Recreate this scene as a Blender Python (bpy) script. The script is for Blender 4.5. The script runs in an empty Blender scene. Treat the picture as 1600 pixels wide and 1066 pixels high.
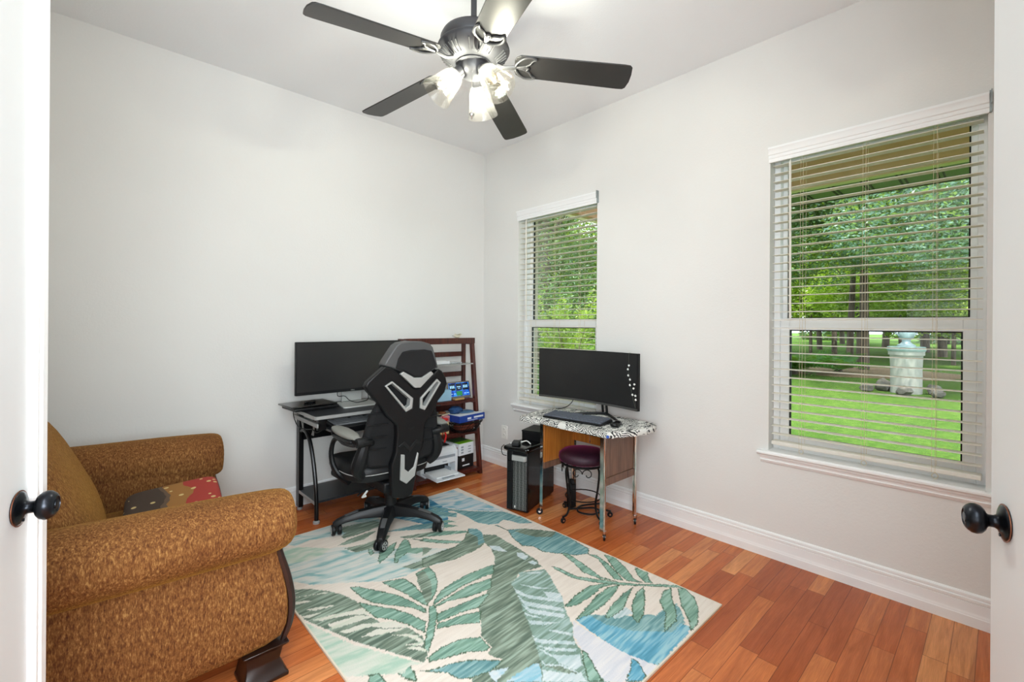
import bpy, bmesh, math, random
import numpy as np
from mathutils import Matrix, Vector
random.seed(7)
PI = math.pi
S = bpy.context.scene
COL = S.collection

# ------------------------------------------------------------------ camera
f_px = 717.6
YAW = math.radians(43.2); ROLL = math.radians(.389)
Fw = Vector((math.sin(YAW), math.cos(YAW), 0)); Rt = Vector((math.cos(YAW), -math.sin(YAW), 0)); Up = Vector((0, 0, 1))
cx = Rt*math.cos(ROLL) + Up*math.sin(ROLL); cy = Up*math.cos(ROLL) - Rt*math.sin(ROLL); cz = -Fw
cam = bpy.data.cameras.new('camera'); camo = bpy.data.objects.new('camera', cam); COL.objects.link(camo)
M = Matrix((cx, cy, cz)).transposed().to_4x4(); M.translation = Vector((0, 0, 1.225)); camo.matrix_world = M
cam.sensor_width = 36; cam.lens = f_px/1600*36; cam.shift_y = -24.86/1600; cam.clip_start = .02; cam.clip_end = 400
S.camera = camo

# ------------------------------------------------------------------ world, sun, fill
S.view_settings.view_transform = 'Standard'; S.view_settings.look = 'None'
S.view_settings.exposure = 0.12; S.view_settings.gamma = 1.0; S.view_settings.use_curve_mapping = False
S.cycles.use_denoising = True
S.cycles.max_bounces = 10; S.cycles.diffuse_bounces = 5; S.cycles.transparent_max_bounces = 24
S.cycles.caustics_reflective = False; S.cycles.caustics_refractive = False
S.cycles.sample_clamp_indirect = 6
W = bpy.data.worlds.new('sky'); S.world = W; W.use_nodes = True
wn = W.node_tree.nodes; wl = W.node_tree.links
bg = wn['Background']; bg.inputs['Color'].default_value = (.84, .92, 1.0, 1); bg.inputs['Strength'].default_value = 3.6

def lamp(name, kind, loc, power, color=(1, 1, 1), rot=(0, 0, 0), **k):
    l = bpy.data.lights.new(name, kind); l.energy = power; l.color = color
    for a, v in k.items(): setattr(l, a, v)
    o = bpy.data.objects.new(name, l); o.location = loc; o.rotation_euler = rot; COL.objects.link(o); return o
sun = lamp('sun', 'SUN', (0, 0, 20), 6.8, (1, .95, .84), angle=math.radians(.8))
sd = Vector((.42, .18, -.89)); sun.rotation_euler = sd.to_track_quat('-Z', 'Y').to_euler()
# unseen fill light added high in the hallway, shining through the open double door
HALL_FILL = lamp('hall_fill', 'AREA', (-.75, -.75, 2.6), 92, (.82, .93, 1.0), shape='RECTANGLE', size=1.6, size_y=1.6)
# added unseen fill behind the camera, aimed up to brighten ceiling and walls
BOUNCE_FILL = lamp('bounce_fill', 'AREA', (-.50, -.50, 1.3), 112, (.84, .94, 1.0), shape='RECTANGLE', size=1.7, size_y=.9)
BOUNCE_FILL.rotation_euler = Vector((.22, 1.35, 1.0)).to_track_quat('-Z', 'Y').to_euler()

# ------------------------------------------------------------------ materials
def lin(c):
    return tuple((v/255/12.92 if v/255 <= .04045 else ((v/255+.055)/1.055)**2.4) for v in c)
class N:
    """small node helper"""
    def __init__(s, name):
        s.m = bpy.data.materials.new(name); s.m.use_nodes = True; s.t = s.m.node_tree; s.b = s.t.nodes['Principled BSDF']; s.out = s.t.nodes['Material Output']
    def n(s, kind, **k):
        o = s.t.nodes.new(kind)
        for a, v in k.items():
            if a.startswith('i_'):
                o.inputs[a[2:].replace('_', ' ')].default_value = v
            else: setattr(o, a, v)
        return o
    def l(s, a, b): s.t.links.new(a, b)
    def math(s, op, a, b=None, c=None):
        o = s.n('ShaderNodeMath', operation=op)
        for i, v in enumerate((a, b, c)):
            if v is None: continue
            if hasattr(v, 'links'): s.l(v, o.inputs[i])
            else: o.inputs[i].default_value = v
        return o.outputs[0]
    def mix(s, f, a, b, mode='MIX'):
        o = s.n('ShaderNodeMix', data_type='RGBA', blend_type=mode)
        for i, v in ((0, f), (6, a), (7, b)):
            if hasattr(v, 'links'): s.l(v, o.inputs[i])
            else: o.inputs[i].default_value = v if i == 0 else (*v, 1)
        return o.outputs[2]
    def ramp(s, fac, stops):
        o = s.n('ShaderNodeValToRGB'); e = o.color_ramp.elements
        while len(e) < len(stops): e.new(.5)
        for i, (p, c) in enumerate(stops): e[i].position = p; e[i].color = (*c, 1)
        s.l(fac, o.inputs[0]); return o.outputs[0]
    def coord(s, scale=(1, 1, 1), which='Object', rot=(0, 0, 0)):
        c = s.n('ShaderNodeTexCoord'); mp = s.n('ShaderNodeMapping'); mp.inputs['Scale'].default_value = scale; mp.inputs['Rotation'].default_value = rot
        s.l(c.outputs[which], mp.inputs[0]); return mp.outputs[0]
    def noise(s, vec, scale=5, detail=3, rough=.5, dist=0):
        o = s.n('ShaderNodeTexNoise', i_Scale=scale, i_Detail=detail, i_Roughness=rough, i_Distortion=dist)
        if vec is not None: s.l(vec, o.inputs['Vector'])
        return o.outputs['Fac']
    def bump(s, h, strength=.3, dist=.01):
        o = s.n('ShaderNodeBump', i_Strength=strength, i_Distance=dist); s.l(h, o.inputs['Height']); s.l(o.outputs[0], s.b.inputs['Normal'])
    def set(s, **k):
        for a, v in k.items():
            i = s.b.inputs[a.replace('_', ' ')]
            if hasattr(v, 'links'): s.l(v, i)
            else: i.default_value = (*v, 1) if isinstance(v, tuple) and len(v) == 3 else v
        return s
def mat(name, col, rough=.5, metal=0., bump=None, var=0, spec=.5, vscale=8, stretch=(1, 1, 1)):
    """plain surface with a procedural mottling and optional fine bump"""
    m = N(name); c = lin(col)
    if var:
        f = m.noise(m.coord(stretch), vscale, 4)
        d = tuple(v*(1-var) for v in c); u = tuple(min(1, v*(1+var)) for v in c)
        m.set(Base_Color=m.ramp(f, [(.3, d), (.7, u)]))
    else: m.set(Base_Color=c)
    m.set(Roughness=rough, Metallic=metal); m.b.inputs['Specular IOR Level'].default_value = spec
    if bump: m.bump(m.noise(m.coord(stretch), bump[0], 3), bump[1], bump[2] if len(bump) > 2 else .002)
    return m.m

# ------------------------------------------------------------------ mesh building
class G:
    """collects shapes and links them as one mesh object"""
    def __init__(s): s.v = []; s.f = []; s.mi = []; s.m = 0; s.x = Matrix.Identity(4)
    def add(s, vs, fs):
        o = len(s.v); s.v += [tuple(s.x @ Vector(v)) for v in vs]
        for f in fs: s.f.append([o+i for i in f]); s.mi.append(s.m)
        return s
    def box(s, x0, x1, y0, y1, z0, z1):
        return s.add([(x0, y0, z0), (x1, y0, z0), (x1, y1, z0), (x0, y1, z0), (x0, y0, z1), (x1, y0, z1), (x1, y1, z1), (x0, y1, z1)],
              [(0, 3, 2, 1), (4, 5, 6, 7), (0, 1, 5, 4), (1, 2, 6, 5), (2, 3, 7, 6), (3, 0, 4, 7)])
    def cbox(s, c, d, rz=0):
        x = s.x; s.x = x @ Matrix.Translation(c) @ Matrix.Rotation(rz, 4, 'Z'); a, b, e = (v/2 for v in d)
        s.box(-a, a, -b, b, -e, e); s.x = x; return s
    def prism(s, pts, axis, a, b, holes=()):
        """polygon in the plane normal to axis, from a to b. axis x: pts=(y,z); y: (x,z); z: (x,y)"""
        def P(p, t): return (t, p[0], p[1]) if axis == 'x' else ((p[0], t, p[1]) if axis == 'y' else (p[0], p[1], t))
        bm = bmesh.new(); loops = []
        for lp in [pts]+list(holes):
            vs = [bm.verts.new((p[0], p[1], 0)) for p in lp]; loops.append(vs)
            for i in range(len(vs)): bm.edges.new((vs[i], vs[(i+1) % len(vs)]))
        bmesh.ops.triangle_fill(bm, use_beauty=True, use_dissolve=False, edges=bm.edges[:])
        bm.verts.index_update(); n = len(bm.verts)
        V = [P(v.co, a) for v in bm.verts]+[P(v.co, b) for v in bm.verts]
        Fs = [[v.index for v in f.verts] for f in bm.faces]; Fs += [[i+n for i in reversed(f)] for f in Fs]
        for vs in loops:
            for i in range(len(vs)):
                p, q = vs[i].index, vs[(i+1) % len(vs)].index; Fs.append([p, q, q+n, p+n])
        bm.free(); return s.add(V, Fs)
    def tube(s, path, r, n=8, closed=False, flat=1.0):
        P = [Vector(p) for p in path]; L = len(P); rr = r if isinstance(r, (list, tuple)) else [r]*L
        T = []
        for i in range(L):
            a = P[(i-1) % L] if (closed or i) else P[i]; b = P[(i+1) % L] if (closed or i < L-1) else P[i]
            T.append((b-a).normalized())
        up = Vector((0, 0, 1)) if abs(T[0].z) < .9 else Vector((1, 0, 0)); u = (up - T[0]*up.dot(T[0])).normalized()
        V = []
        for i in range(L):
            u = (u - T[i]*u.dot(T[i])).normalized(); w = T[i].cross(u)
            V += [P[i] + (u*math.cos(2*PI*k/n)*flat + w*math.sin(2*PI*k/n))*rr[i] for k in range(n)]
        Fs = []
        for i in range(L if closed else L-1):
            j = (i+1) % L
            for k in range(n): Fs.append([i*n+k, i*n+(k+1) % n, j*n+(k+1) % n, j*n+k])
        if not closed: Fs += [list(range(n))[::-1], [(L-1)*n+k for k in range(n)]]
        return s.add(V, Fs)
    def lathe(s, prof, c=(0, 0, 0), n=24, axis='z', d=None):
        """profile of (radius, height) about an axis through c"""
        if d is not None: R = Vector(d).to_track_quat('Z', 'Y').to_matrix().to_4x4()
        else: R = {'z': Matrix.Identity(4), 'x': Matrix.Rotation(PI/2, 4, 'Y'), 'y': Matrix.Rotation(-PI/2, 4, 'X')}[axis]
        x = s.x; s.x = x @ Matrix.Translation(c) @ R
        V = [(r*math.cos(2*PI*k/n), r*math.sin(2*PI*k/n), h) for r, h in prof for k in range(n)]
        Fs = [[i*n+k, i*n+(k+1) % n, (i+1)*n+(k+1) % n, (i+1)*n+k] for i in range(len(prof)-1) for k in range(n)]
        Fs += [list(range(n))[::-1], [(len(prof)-1)*n+k for k in range(n)]]
        s.add(V, Fs); s.x = x; return s
    def loft(s, rings, closed=True, caps=True):
        n = len(rings[0]); V = [p for r in rings for p in r]; Fs = []
        for i in range(len(rings)-1):
            for k in range(n if closed else n-1): Fs.append([i*n+k, i*n+(k+1) % n, (i+1)*n+(k+1) % n, (i+1)*n+k])
        if caps: Fs += [list(range(n))[::-1], [(len(rings)-1)*n+k for k in range(n)]]
        return s.add(V, Fs)
    def pillow(s, c, d, rz=0, pw=2.6, n=14, tilt=None):
        """soft cushion: superellipsoid"""
        x = s.x; s.x = x @ Matrix.Translation(c) @ Matrix.Rotation(rz, 4, 'Z') @ (tilt if tilt else Matrix.Identity(4))
        V = []; Fs = []; sg = lambda v, e: math.copysign(abs(v)**e, v); e = 2/pw
        for i in range(n+1):
            a = -PI/2+PI*i/n
            for k in range(2*n):
                b = PI*k/n
                V.append((d[0]/2*sg(math.cos(a), e)*sg(math.cos(b), e), d[1]/2*sg(math.cos(a), e)*sg(math.sin(b), e), d[2]/2*sg(math.sin(a), e*1.2)))
        for i in range(n):
            for k in range(2*n): Fs.append([i*2*n+k, i*2*n+(k+1) % (2*n), (i+1)*2*n+(k+1) % (2*n), (i+1)*2*n+k])
        s.add(V, Fs); s.x = x; return s
    def build(s, name, mats, root=None, bevel=0, smooth=35, seg=2, sub=0):
        me = bpy.data.meshes.new(name)
        off = Vector(ROOTLOC.get(root.name, (0, 0, 0))) if root else Vector((0, 0, 0))
        me.from_pydata([tuple(Vector(v)-off) for v in s.v], [], s.f); 
        for m in (mats if isinstance(mats, (list, tuple)) else [mats]): me.materials.append(m)
        me.polygons.foreach_set('material_index', s.mi)
        bm = bmesh.new(); bm.from_mesh(me); bmesh.ops.recalc_face_normals(bm, faces=bm.faces[:]); bm.to_mesh(me); bm.free()
        me.polygons.foreach_set('use_smooth', [True]*len(me.polygons))
        if smooth < 180: me.set_sharp_from_angle(angle=math.radians(smooth))
        o = bpy.data.objects.new(name, me); COL.objects.link(o)
        if root: o.parent = root; ROOTLOC[o.name] = tuple(off)
        if bevel:
            b = o.modifiers.new('edge', 'BEVEL'); b.width = bevel; b.segments = seg; b.limit_method = 'ANGLE'; b.angle_limit = math.radians(32)
            b.harden_normals = False
        if sub:
            q = o.modifiers.new('round', 'SUBSURF'); q.levels = sub; q.render_levels = sub
        return o
ROOTLOC = {}
def tag(o, label, cat, group=None, kind=None):
    if label: o['label'] = label
    if cat: o['category'] = cat
    if group: o['group'] = group
    if kind: o['kind'] = kind
    return o
def thing(name, loc, label, cat, group=None):
    o = bpy.data.objects.new(name, None); COL.objects.link(o); o.location = loc; o.empty_display_size = .05
    ROOTLOC[o.name] = tuple(loc); return tag(o, label, cat, group)
def struct(o): o['kind'] = 'structure'; return o
def copy_tree(o, dloc, label=None, parent=None):
    c = o.copy(); COL.objects.link(c); c.parent = parent
    if parent is None: c.location = Vector(o.location)+Vector(dloc)
    if label: c['label'] = label
    for ch in list(o.children): copy_tree(ch, (0, 0, 0), None, c)
    return c
def arc(c, r, a0, a1, n, plane='xz'):
    o = []
    for i in range(n+1):
        a = math.radians(a0+(a1-a0)*i/n); p, q = r*math.cos(a), r*math.sin(a)
        o.append((c[0]+p, c[1], c[2]+q) if plane == 'xz' else ((c[0], c[1]+p, c[2]+q) if plane == 'yz' else (c[0]+p, c[1]+q, c[2])))
    return o
def smoothpath(pts, n=6):
    """Catmull-Rom through the points"""
    P = [Vector(p) for p in pts]; o = []
    for i in range(len(P)-1):
        a = P[max(i-1, 0)]; b = P[i]; c = P[i+1]; d = P[min(i+2, len(P)-1)]
        for k in range(n):
            t = k/n; o.append(.5*((2*b)+(c-a)*t+(2*a-5*b+4*c-d)*t*t+(3*b-a-3*c+d)*t**3))
    o.append(P[-1]); return o
def frame_xf(origin, ux):
    """local x along ux (horizontal), z up"""
    ux = Vector((ux[0], ux[1], 0)).normalized(); uy = Vector((-ux.y, ux.x, 0))
    m = Matrix((ux, uy, Vector((0, 0, 1)))).transposed().to_4x4(); m.translation = Vector(origin); return m
# ================================================================== the room shell
def wall_mat(name, col):
    m = N(name); c = lin(col)
    f = m.noise(m.coord(), 3, 3)
    m.set(Base_Color=m.ramp(f, [(.3, tuple(v*.985 for v in c)), (.7, c)]), Roughness=.82)
    m.b.inputs['Specular IOR Level'].default_value = .25
    n1 = m.noise(m.coord(), 90, 4, .6); m.bump(n1, .22, .004); return m.m
M_wall = wall_mat('painted_wall', (226, 225, 222))
M_ceil = wall_mat('painted_ceiling', (240, 241, 242))
M_trim = mat('white_trim', (240, 241, 241), .38, bump=(60, .03))
M_door = mat('white_door', (211, 212, 212), .45, bump=(40, .03))
M_vinyl = mat('white_vinyl', (250, 251, 252), .35, bump=(50, .02))
M_gasket = mat('black_gasket', (16, 16, 16), .6, bump=(80, .05))
M_stucco = mat('exterior_stucco', (205, 198, 180), .9, bump=(70, .4), var=.05)

def floor_mat():
    m = N('brazilian_cherry_planks'); co = m.n('ShaderNodeTexCoord'); sp = m.n('ShaderNodeSeparateXYZ'); m.l(co.outputs['Object'], sp.inputs[0])
    x, y = sp.outputs[0], sp.outputs[1]
    rowf = m.math('DIVIDE', m.math('ADD', y, .012), .0695); row = m.math('FLOOR', rowf); fy = m.math('FRACT', rowf)
    wn_ = m.n('ShaderNodeTexWhiteNoise', noise_dimensions='1D'); m.l(row, wn_.inputs['W']); r1 = wn_.outputs['Value']
    ln = m.math('ADD', m.math('MULTIPLY', r1, .28), .46)
    uf = m.math('ADD', m.math('DIVIDE', x, ln), m.math('MULTIPLY', r1, 37.0)); ui = m.math('FLOOR', uf); fx = m.math('FRACT', uf)
    cb = m.n('ShaderNodeCombineXYZ'); m.l(row, cb.inputs[0]); m.l(ui, cb.inputs[1])
    w2 = m.n('ShaderNodeTexWhiteNoise', noise_dimensions='3D'); m.l(cb.outputs[0], w2.inputs['Vector']); pr_ = w2.outputs['Value']
    base = m.ramp(pr_, [(0, lin((178, 90, 44))), (.35, lin((202, 108, 54))), (.7, lin((216, 126, 68))), (1, lin((238, 160, 98)))])
    # grain
    off = m.n('ShaderNodeCombineXYZ'); m.l(m.math('MULTIPLY', x, 2.2), off.inputs[0]); m.l(m.math('ADD', m.math('MULTIPLY', y, 26.), m.math('MULTIPLY', pr_, 91.)), off.inputs[1]); m.l(m.math('MULTIPLY', pr_, 53.), off.inputs[2])
    g1 = m.noise(off.outputs[0], 1.0, 5, .6, 1.6)
    off2 = m.n('ShaderNodeCombineXYZ'); m.l(m.math('MULTIPLY', x, 14.), off2.inputs[0]); m.l(m.math('MULTIPLY', y, 420.), off2.inputs[1]); m.l(m.math('MULTIPLY', pr_, 20.), off2.inputs[2])
    g2 = m.noise(off2.outputs[0], 1.0, 3, .6)
    c = m.mix(m.math('MULTIPLY', m.math('SUBTRACT', g1, .25), 1.15), base, lin((120, 48, 20)), 'MIX')
    k = m.ramp(g2, [(.25, (.76, .74, .72)), (.7, (1.14, 1.14, 1.14))]); c = m.mix(.7, c, k, 'MULTIPLY')
    gy = m.math('MINIMUM', fy, m.math('SUBTRACT', 1, fy)); gx = m.math('MULTIPLY', m.math('MINIMUM', fx, m.math('SUBTRACT', 1, fx)), 8.)
    gap = m.math('LESS_THAN', m.math('MINIMUM', gy, gx), .017)
    c = m.mix(m.math('MULTIPLY', gap, .6), c, lin((70, 30, 14)))
    m.set(Base_Color=c, Roughness=m.math('ADD', m.math('MULTIPLY', g2, .12), .17))
    m.b.inputs['Specular IOR Level'].default_value = .32
    m.bump(m.math('SUBTRACT', m.math('MULTIPLY', g2, .15), gap), .25, .0015)
    return m.m
M_floor = floor_mat()
H = 2.769; CX = 2.682; CY = 3.236
struct(G().box(-1.95, 2.95, -1.95, 3.5, -.12, 0).build('floor', M_floor))
struct(G().box(-1.95, 2.95, -1.95, 3.5, H, H+.15).build('ceiling', M_ceil))
struct(G().box(-.6, CX+.2, CY, CY+.14, 0, H).build('wall_left', M_wall))
# window wall with its two openings
W_Y = (.04, 1.975); W_W = .808; WZ0, WZ1 = .565, 2.16
g = G(); ys = [-.45, W_Y[0], W_Y[0]+W_W, W_Y[1], W_Y[1]+W_W, CY]
for i in range(5):
    if i in (1, 3): g.box(CX, CX+.2, ys[i], ys[i+1], 0, WZ0); g.box(CX, CX+.2, ys[i], ys[i+1], WZ1, H)
    else: g.box(CX, CX+.2, ys[i], ys[i+1], 0, H)
struct(g.build('wall_right', [M_wall]))
struct(G().box(CX+.2, CX+.24, -6, -.45, -.3, 2.45).box(CX+.2, CX+.24, -.45, W_Y[0], -.3, 2.45).box(CX+.2, CX+.24, W_Y[0]+W_W, W_Y[1], -.3, 2.45)
       .box(CX+.2, CX+.24, W_Y[1]+W_W, 3.5, -.3, 2.45).box(CX+.2, CX+.24, W_Y[0], W_Y[0]+W_W, -.3, WZ0-.02).box(CX+.2, CX+.24, W_Y[1], W_Y[1]+W_W, -.3, WZ0-.02)
       .box(CX+.2, CX+.24, W_Y[0], W_Y[0]+W_W, WZ1, 2.45).box(CX+.2, CX+.24, W_Y[1], W_Y[1]+W_W, WZ1, 2.45).build('wall_exterior', M_stucco))
XB, YB = -.47, -.32
struct(G().box(XB-.12, XB, .85, CY, 0, H).build('wall_back', M_wall))
struct(G().box(.69, CX, YB-.12, YB, 0, H).build('wall_near', M_wall))
# diagonal wall with the double-door opening
hl, hr = Vector((-.215, .614)), Vector((.526, -.129)); dd_ = (hr-hl).normalized()
g = G(); g.x = frame_xf((hl.x, hl.y, 0), dd_); L0 = (hr-hl).length
g.box(-.36, 0, -.12, 0, 0, H); g.box(L0, L0+.3, -.12, 0, 0, H); g.box(0, L0, -.12, 0, 2.46, H)
struct(g.build('wall_diagonal', M_wall))
g = G(); g.x = frame_xf((hl.x, hl.y, 0), dd_)
for a, b in ((-.08, .0), (L0, L0+.08)): g.box(a, b, .0, .018, 0, 2.54); g.box(a, b, -.138, -.12, 0, 2.54)
g.box(0, L0, 0, .018, 2.46, 2.54); g.box(0, L0, -.138, -.12, 2.46, 2.54)
struct(g.build('trim_door_casing', M_trim, bevel=.003))
# hall behind the camera
struct(G().box(-1.95, -1.83, -1.95, 1.3, 0, H).box(-1.95, 1.3, -1.95, -1.83, 0, H).box(-1.95, -.55, 1.2, 1.32, 0, H).box(1.2, 1.32, -1.95, -.42, 0, H).build('wall_hall', M_wall))

# baseboards: 5 1/4 inch colonial profile with beads
BB = [(0, 0), (.015, 0), (.015, .040), (.0135, .043), (.0135, .046), (.011, .052), (.010, .058), (.010, .094), (.0075, .0955), (.0105, .098), (.0115, .104), (.011, .110), (.0075, .112), (.0065, .115), (.0085, .118), (.008, .127), (.004, .133), (0, .134)]
def baseboard(name, axis, face, a, b, sgn):
    g = G(); pts = [(face+sgn*d, z) for d, z in BB]
    g.prism(pts, axis, a, b); return struct(g.build(name, M_trim, smooth=25))
baseboard('baseboard_left', 'x', CY, XB, CX, -1)
baseboard('baseboard_right', 'y', CX, YB, CY, -1)
baseboard('baseboard_back', 'y', XB, .9, CY, 1)
baseboard('baseboard_near', 'x', YB, .72, CX, 1)

# ------------------------------------------------------------------ windows
def glass_mat(name, tint=(1, 1, 1), refl=1.0):
    m = N(name); t = m.n('ShaderNodeBsdfTransparent'); t.inputs[0].default_value = (*tint, 1)
    gl = m.n('ShaderNodeBsdfGlossy'); gl.inputs['Roughness'].default_value = .01; gl.inputs[0].default_value = (1, 1, 1, 1)
    fr = m.n('ShaderNodeFresnel'); fr.inputs[0].default_value = 1.45
    mx = m.n('ShaderNodeMixShader'); m.l(m.math('MULTIPLY', fr.outputs[0], refl), mx.inputs[0]); m.l(t.outputs[0], mx.inputs[1]); m.l(gl.outputs[0], mx.inputs[2]); m.l(mx.outputs[0], m.out.inputs[0])
    return m.m
M_glass = glass_mat('window_glass', (.97, .99, .98), .3)
def window(name, y0):
    y1 = y0+W_W; X = 2.755
    g = G()
    g.box(X, X+.09, y0, y0+.03, WZ0, WZ1); g.box(X, X+.09, y1-.03, y1, WZ0, WZ1); g.box(X, X+.09, y0+.03, y1-.03, WZ0, WZ0+.03); g.box(X, X+.09, y0+.03, y1-.03, WZ1-.03, WZ1)
    root = struct(g.build(name, M_vinyl, bevel=.003))
    def sash(nm, xa, xb, a, b, z0, z1, ga, gb, gz0, gz1):
        g = G(); g.box(xa, xb, a, ga, z0, z1); g.box(xa, xb, gb, b, z0, z1); g.box(xa, xb, ga, gb, z0, gz0); g.box(xa, xb, ga, gb, gz1, z1)
        g.m = 1; t = .006; xm = (xa+xb)/2
        for q in ((ga, ga+t, gz0, gz1), (gb-t, gb, gz0, gz1), (ga, gb, gz0, gz0+t), (ga, gb, gz1-t, gz1)): g.box(xm-.004, xm+.012, q[0], q[1], q[2], q[3])
        g.build(nm, [M_vinyl, M_gasket], root, bevel=.002)
        G().box(xm+.002, xm+.006, ga, gb, gz0, gz1).build('window_pane', M_glass, root)
    sash('upper_sash', X+.045, X+.075, y0+.03, y1-.03, 1.24, WZ1-.03, y0+.052, y1-.052, 1.27, 2.118)
    sash('lower_sash', X+.01, X+.04, y0+.03, y1-.03, WZ0+.03, 1.272, y0+.072, y1-.072, .642, 1.21)
    # stool and apron
    g = G(); a, b = y0-.048, y1+.048
    g.prism([(CX+.075, .5685), (CX-.030, .5685), (CX-.036, .560), (CX-.036, .552), (CX-.030, .546), (CX, .546), (CX+.075, .546)], 'y', y0, y1)
    g.prism([(CX, .565), (CX-.030, .565), (CX-.036, .560), (CX-.036, .552), (CX-.030, .546), (CX, .546)], 'y', a, y0); g.prism([(CX, .565), (CX-.030, .565), (CX-.036, .560), (CX-.036, .552), (CX-.030, .546), (CX, .546)], 'y', y1, b)
    g.build('window_sill', M_trim, root, smooth=25)
    g = G(); g.prism([(CX, .546), (CX-.022, .546), (CX-.021, .536), (CX-.014, .528), (CX-.012, .520), (CX-.014, .516), (CX-.009, .505), (CX-.004, .500), (CX, .500)], 'y', a+.012, b-.012)
    g.build('window_apron', M_trim, root, smooth=25)
    return root
window('window_1', W_Y[1]); window('window_2', W_Y[0])

# ------------------------------------------------------------------ blinds
def slat_mat():
    m = N('cream_slat'); m.set(Base_Color=m.ramp(m.noise(m.coord(), 20, 2), [(.3, lin((244, 243, 238))), (.7, lin((250, 249, 245)))]), Roughness=.5); t = m.n('ShaderNodeBsdfTranslucent'); t.inputs[0].default_value = (*lin((250, 240, 214)), 1)
    x = m.n('ShaderNodeMixShader'); x.inputs[0].default_value = .28; m.l(m.b.outputs[0], x.inputs[1]); m.l(t.outputs[0], x.inputs[2]); m.l(x.outputs[0], m.out.inputs[0]); return m.m
M_slat = slat_mat()
M_cord = mat('blind_cord', (222, 206, 176), .8, bump=(200, .1))
M_clip = mat('grey_clip', (150, 158, 158), .4, .3, bump=(60, .02))
def blind(y0, label):
    r = thing('window_blind', (CX, y0+W_W/2, WZ1), label, 'blind', 'wooden slat blinds in the windows'); y1 = y0+W_W
    g = G(); v = [(CX+.012, 2.098), (CX-.010, 2.098), (CX-.012, 2.104), (CX-.012, 2.116), (CX-.015, 2.119), (CX-.015, 2.134), (CX-.019, 2.138), (CX-.021, 2.156), (CX-.027, 2.166), (CX-.027, 2.176), (CX+.0, 2.178), (CX-.001, 2.162), (CX+.012, 2.16)]
    g.prism([(CX-.002, 2.098)]+v[1:11], 'y', y0-.004, y1+.004); g.build('valance', M_trim, r, smooth=25)
    G().box(CX+.008, CX+.058, y0+.004, y1-.004, 2.112, 2.156).build('headrail', M_trim, r, bevel=.002)
    g = G(); z = 2.083; zs = []
    while z > .645:
        zs.append(z)
        # slightly crowned slat
        P = [(CX+.006+.0125*i, z+.0018*(1-((i-2)/2)**2)) for i in range(5)]; Q = [(x, q-.0026) for x, q in reversed(P)]
        g.prism(P+Q, 'y', y0+.012, y1-.012); z -= .0432
    g.build('slats', M_slat, r, smooth=40)
    G().box(CX+.004, CX+.058, y0+.012, y1-.012, .600, .620).build('bottom_rail', M_slat, r, bevel=.003)
    g = G()
    for q in (.152, .398, .655):
        for x in (CX+.004, CX+.058): g.tube([(x, y0+q, 2.11), (x, y0+q, .60)], .0007, 5)
        g.tube([(CX+.002, y0+q+.011, 2.11), (CX+.002, y0+q+.011, .60)], .0006, 5)
        for s_ in (-1, 1): g.tube(smoothpath([(CX+.002, y0+q, .602), (CX-.002, y0+q+.010*s_, .592), (CX-.002, y0+q+.006*s_, .580), (CX-.002, y0+q, .577)], 4), .0012, 5)
    g.build('ladder_cords', M_cord, r)
    g = G().tube([(CX-.006, y0+.712, 2.085), (CX-.004, y0+.708, 1.27)], .0055, 6); g.tube([(CX+.012, y0+.712, 2.112), (CX-.006, y0+.712, 2.085)], .0025, 6); g.build('tilt_wand', M_slat, r)
    g = G().box(CX-.016, CX, y0-.012, y0-.004, 2.10, 2.185).box(CX-.030, CX-.014, y0-.012, y0-.009, 2.13, 2.185); g.build('valance_clip', M_clip, r)
    return r
blind(W_Y[1], 'white slat blind in the window behind the curved monitor')
blind(W_Y[0], 'white slat blind in the window that looks out at the stone pedestal')

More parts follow.
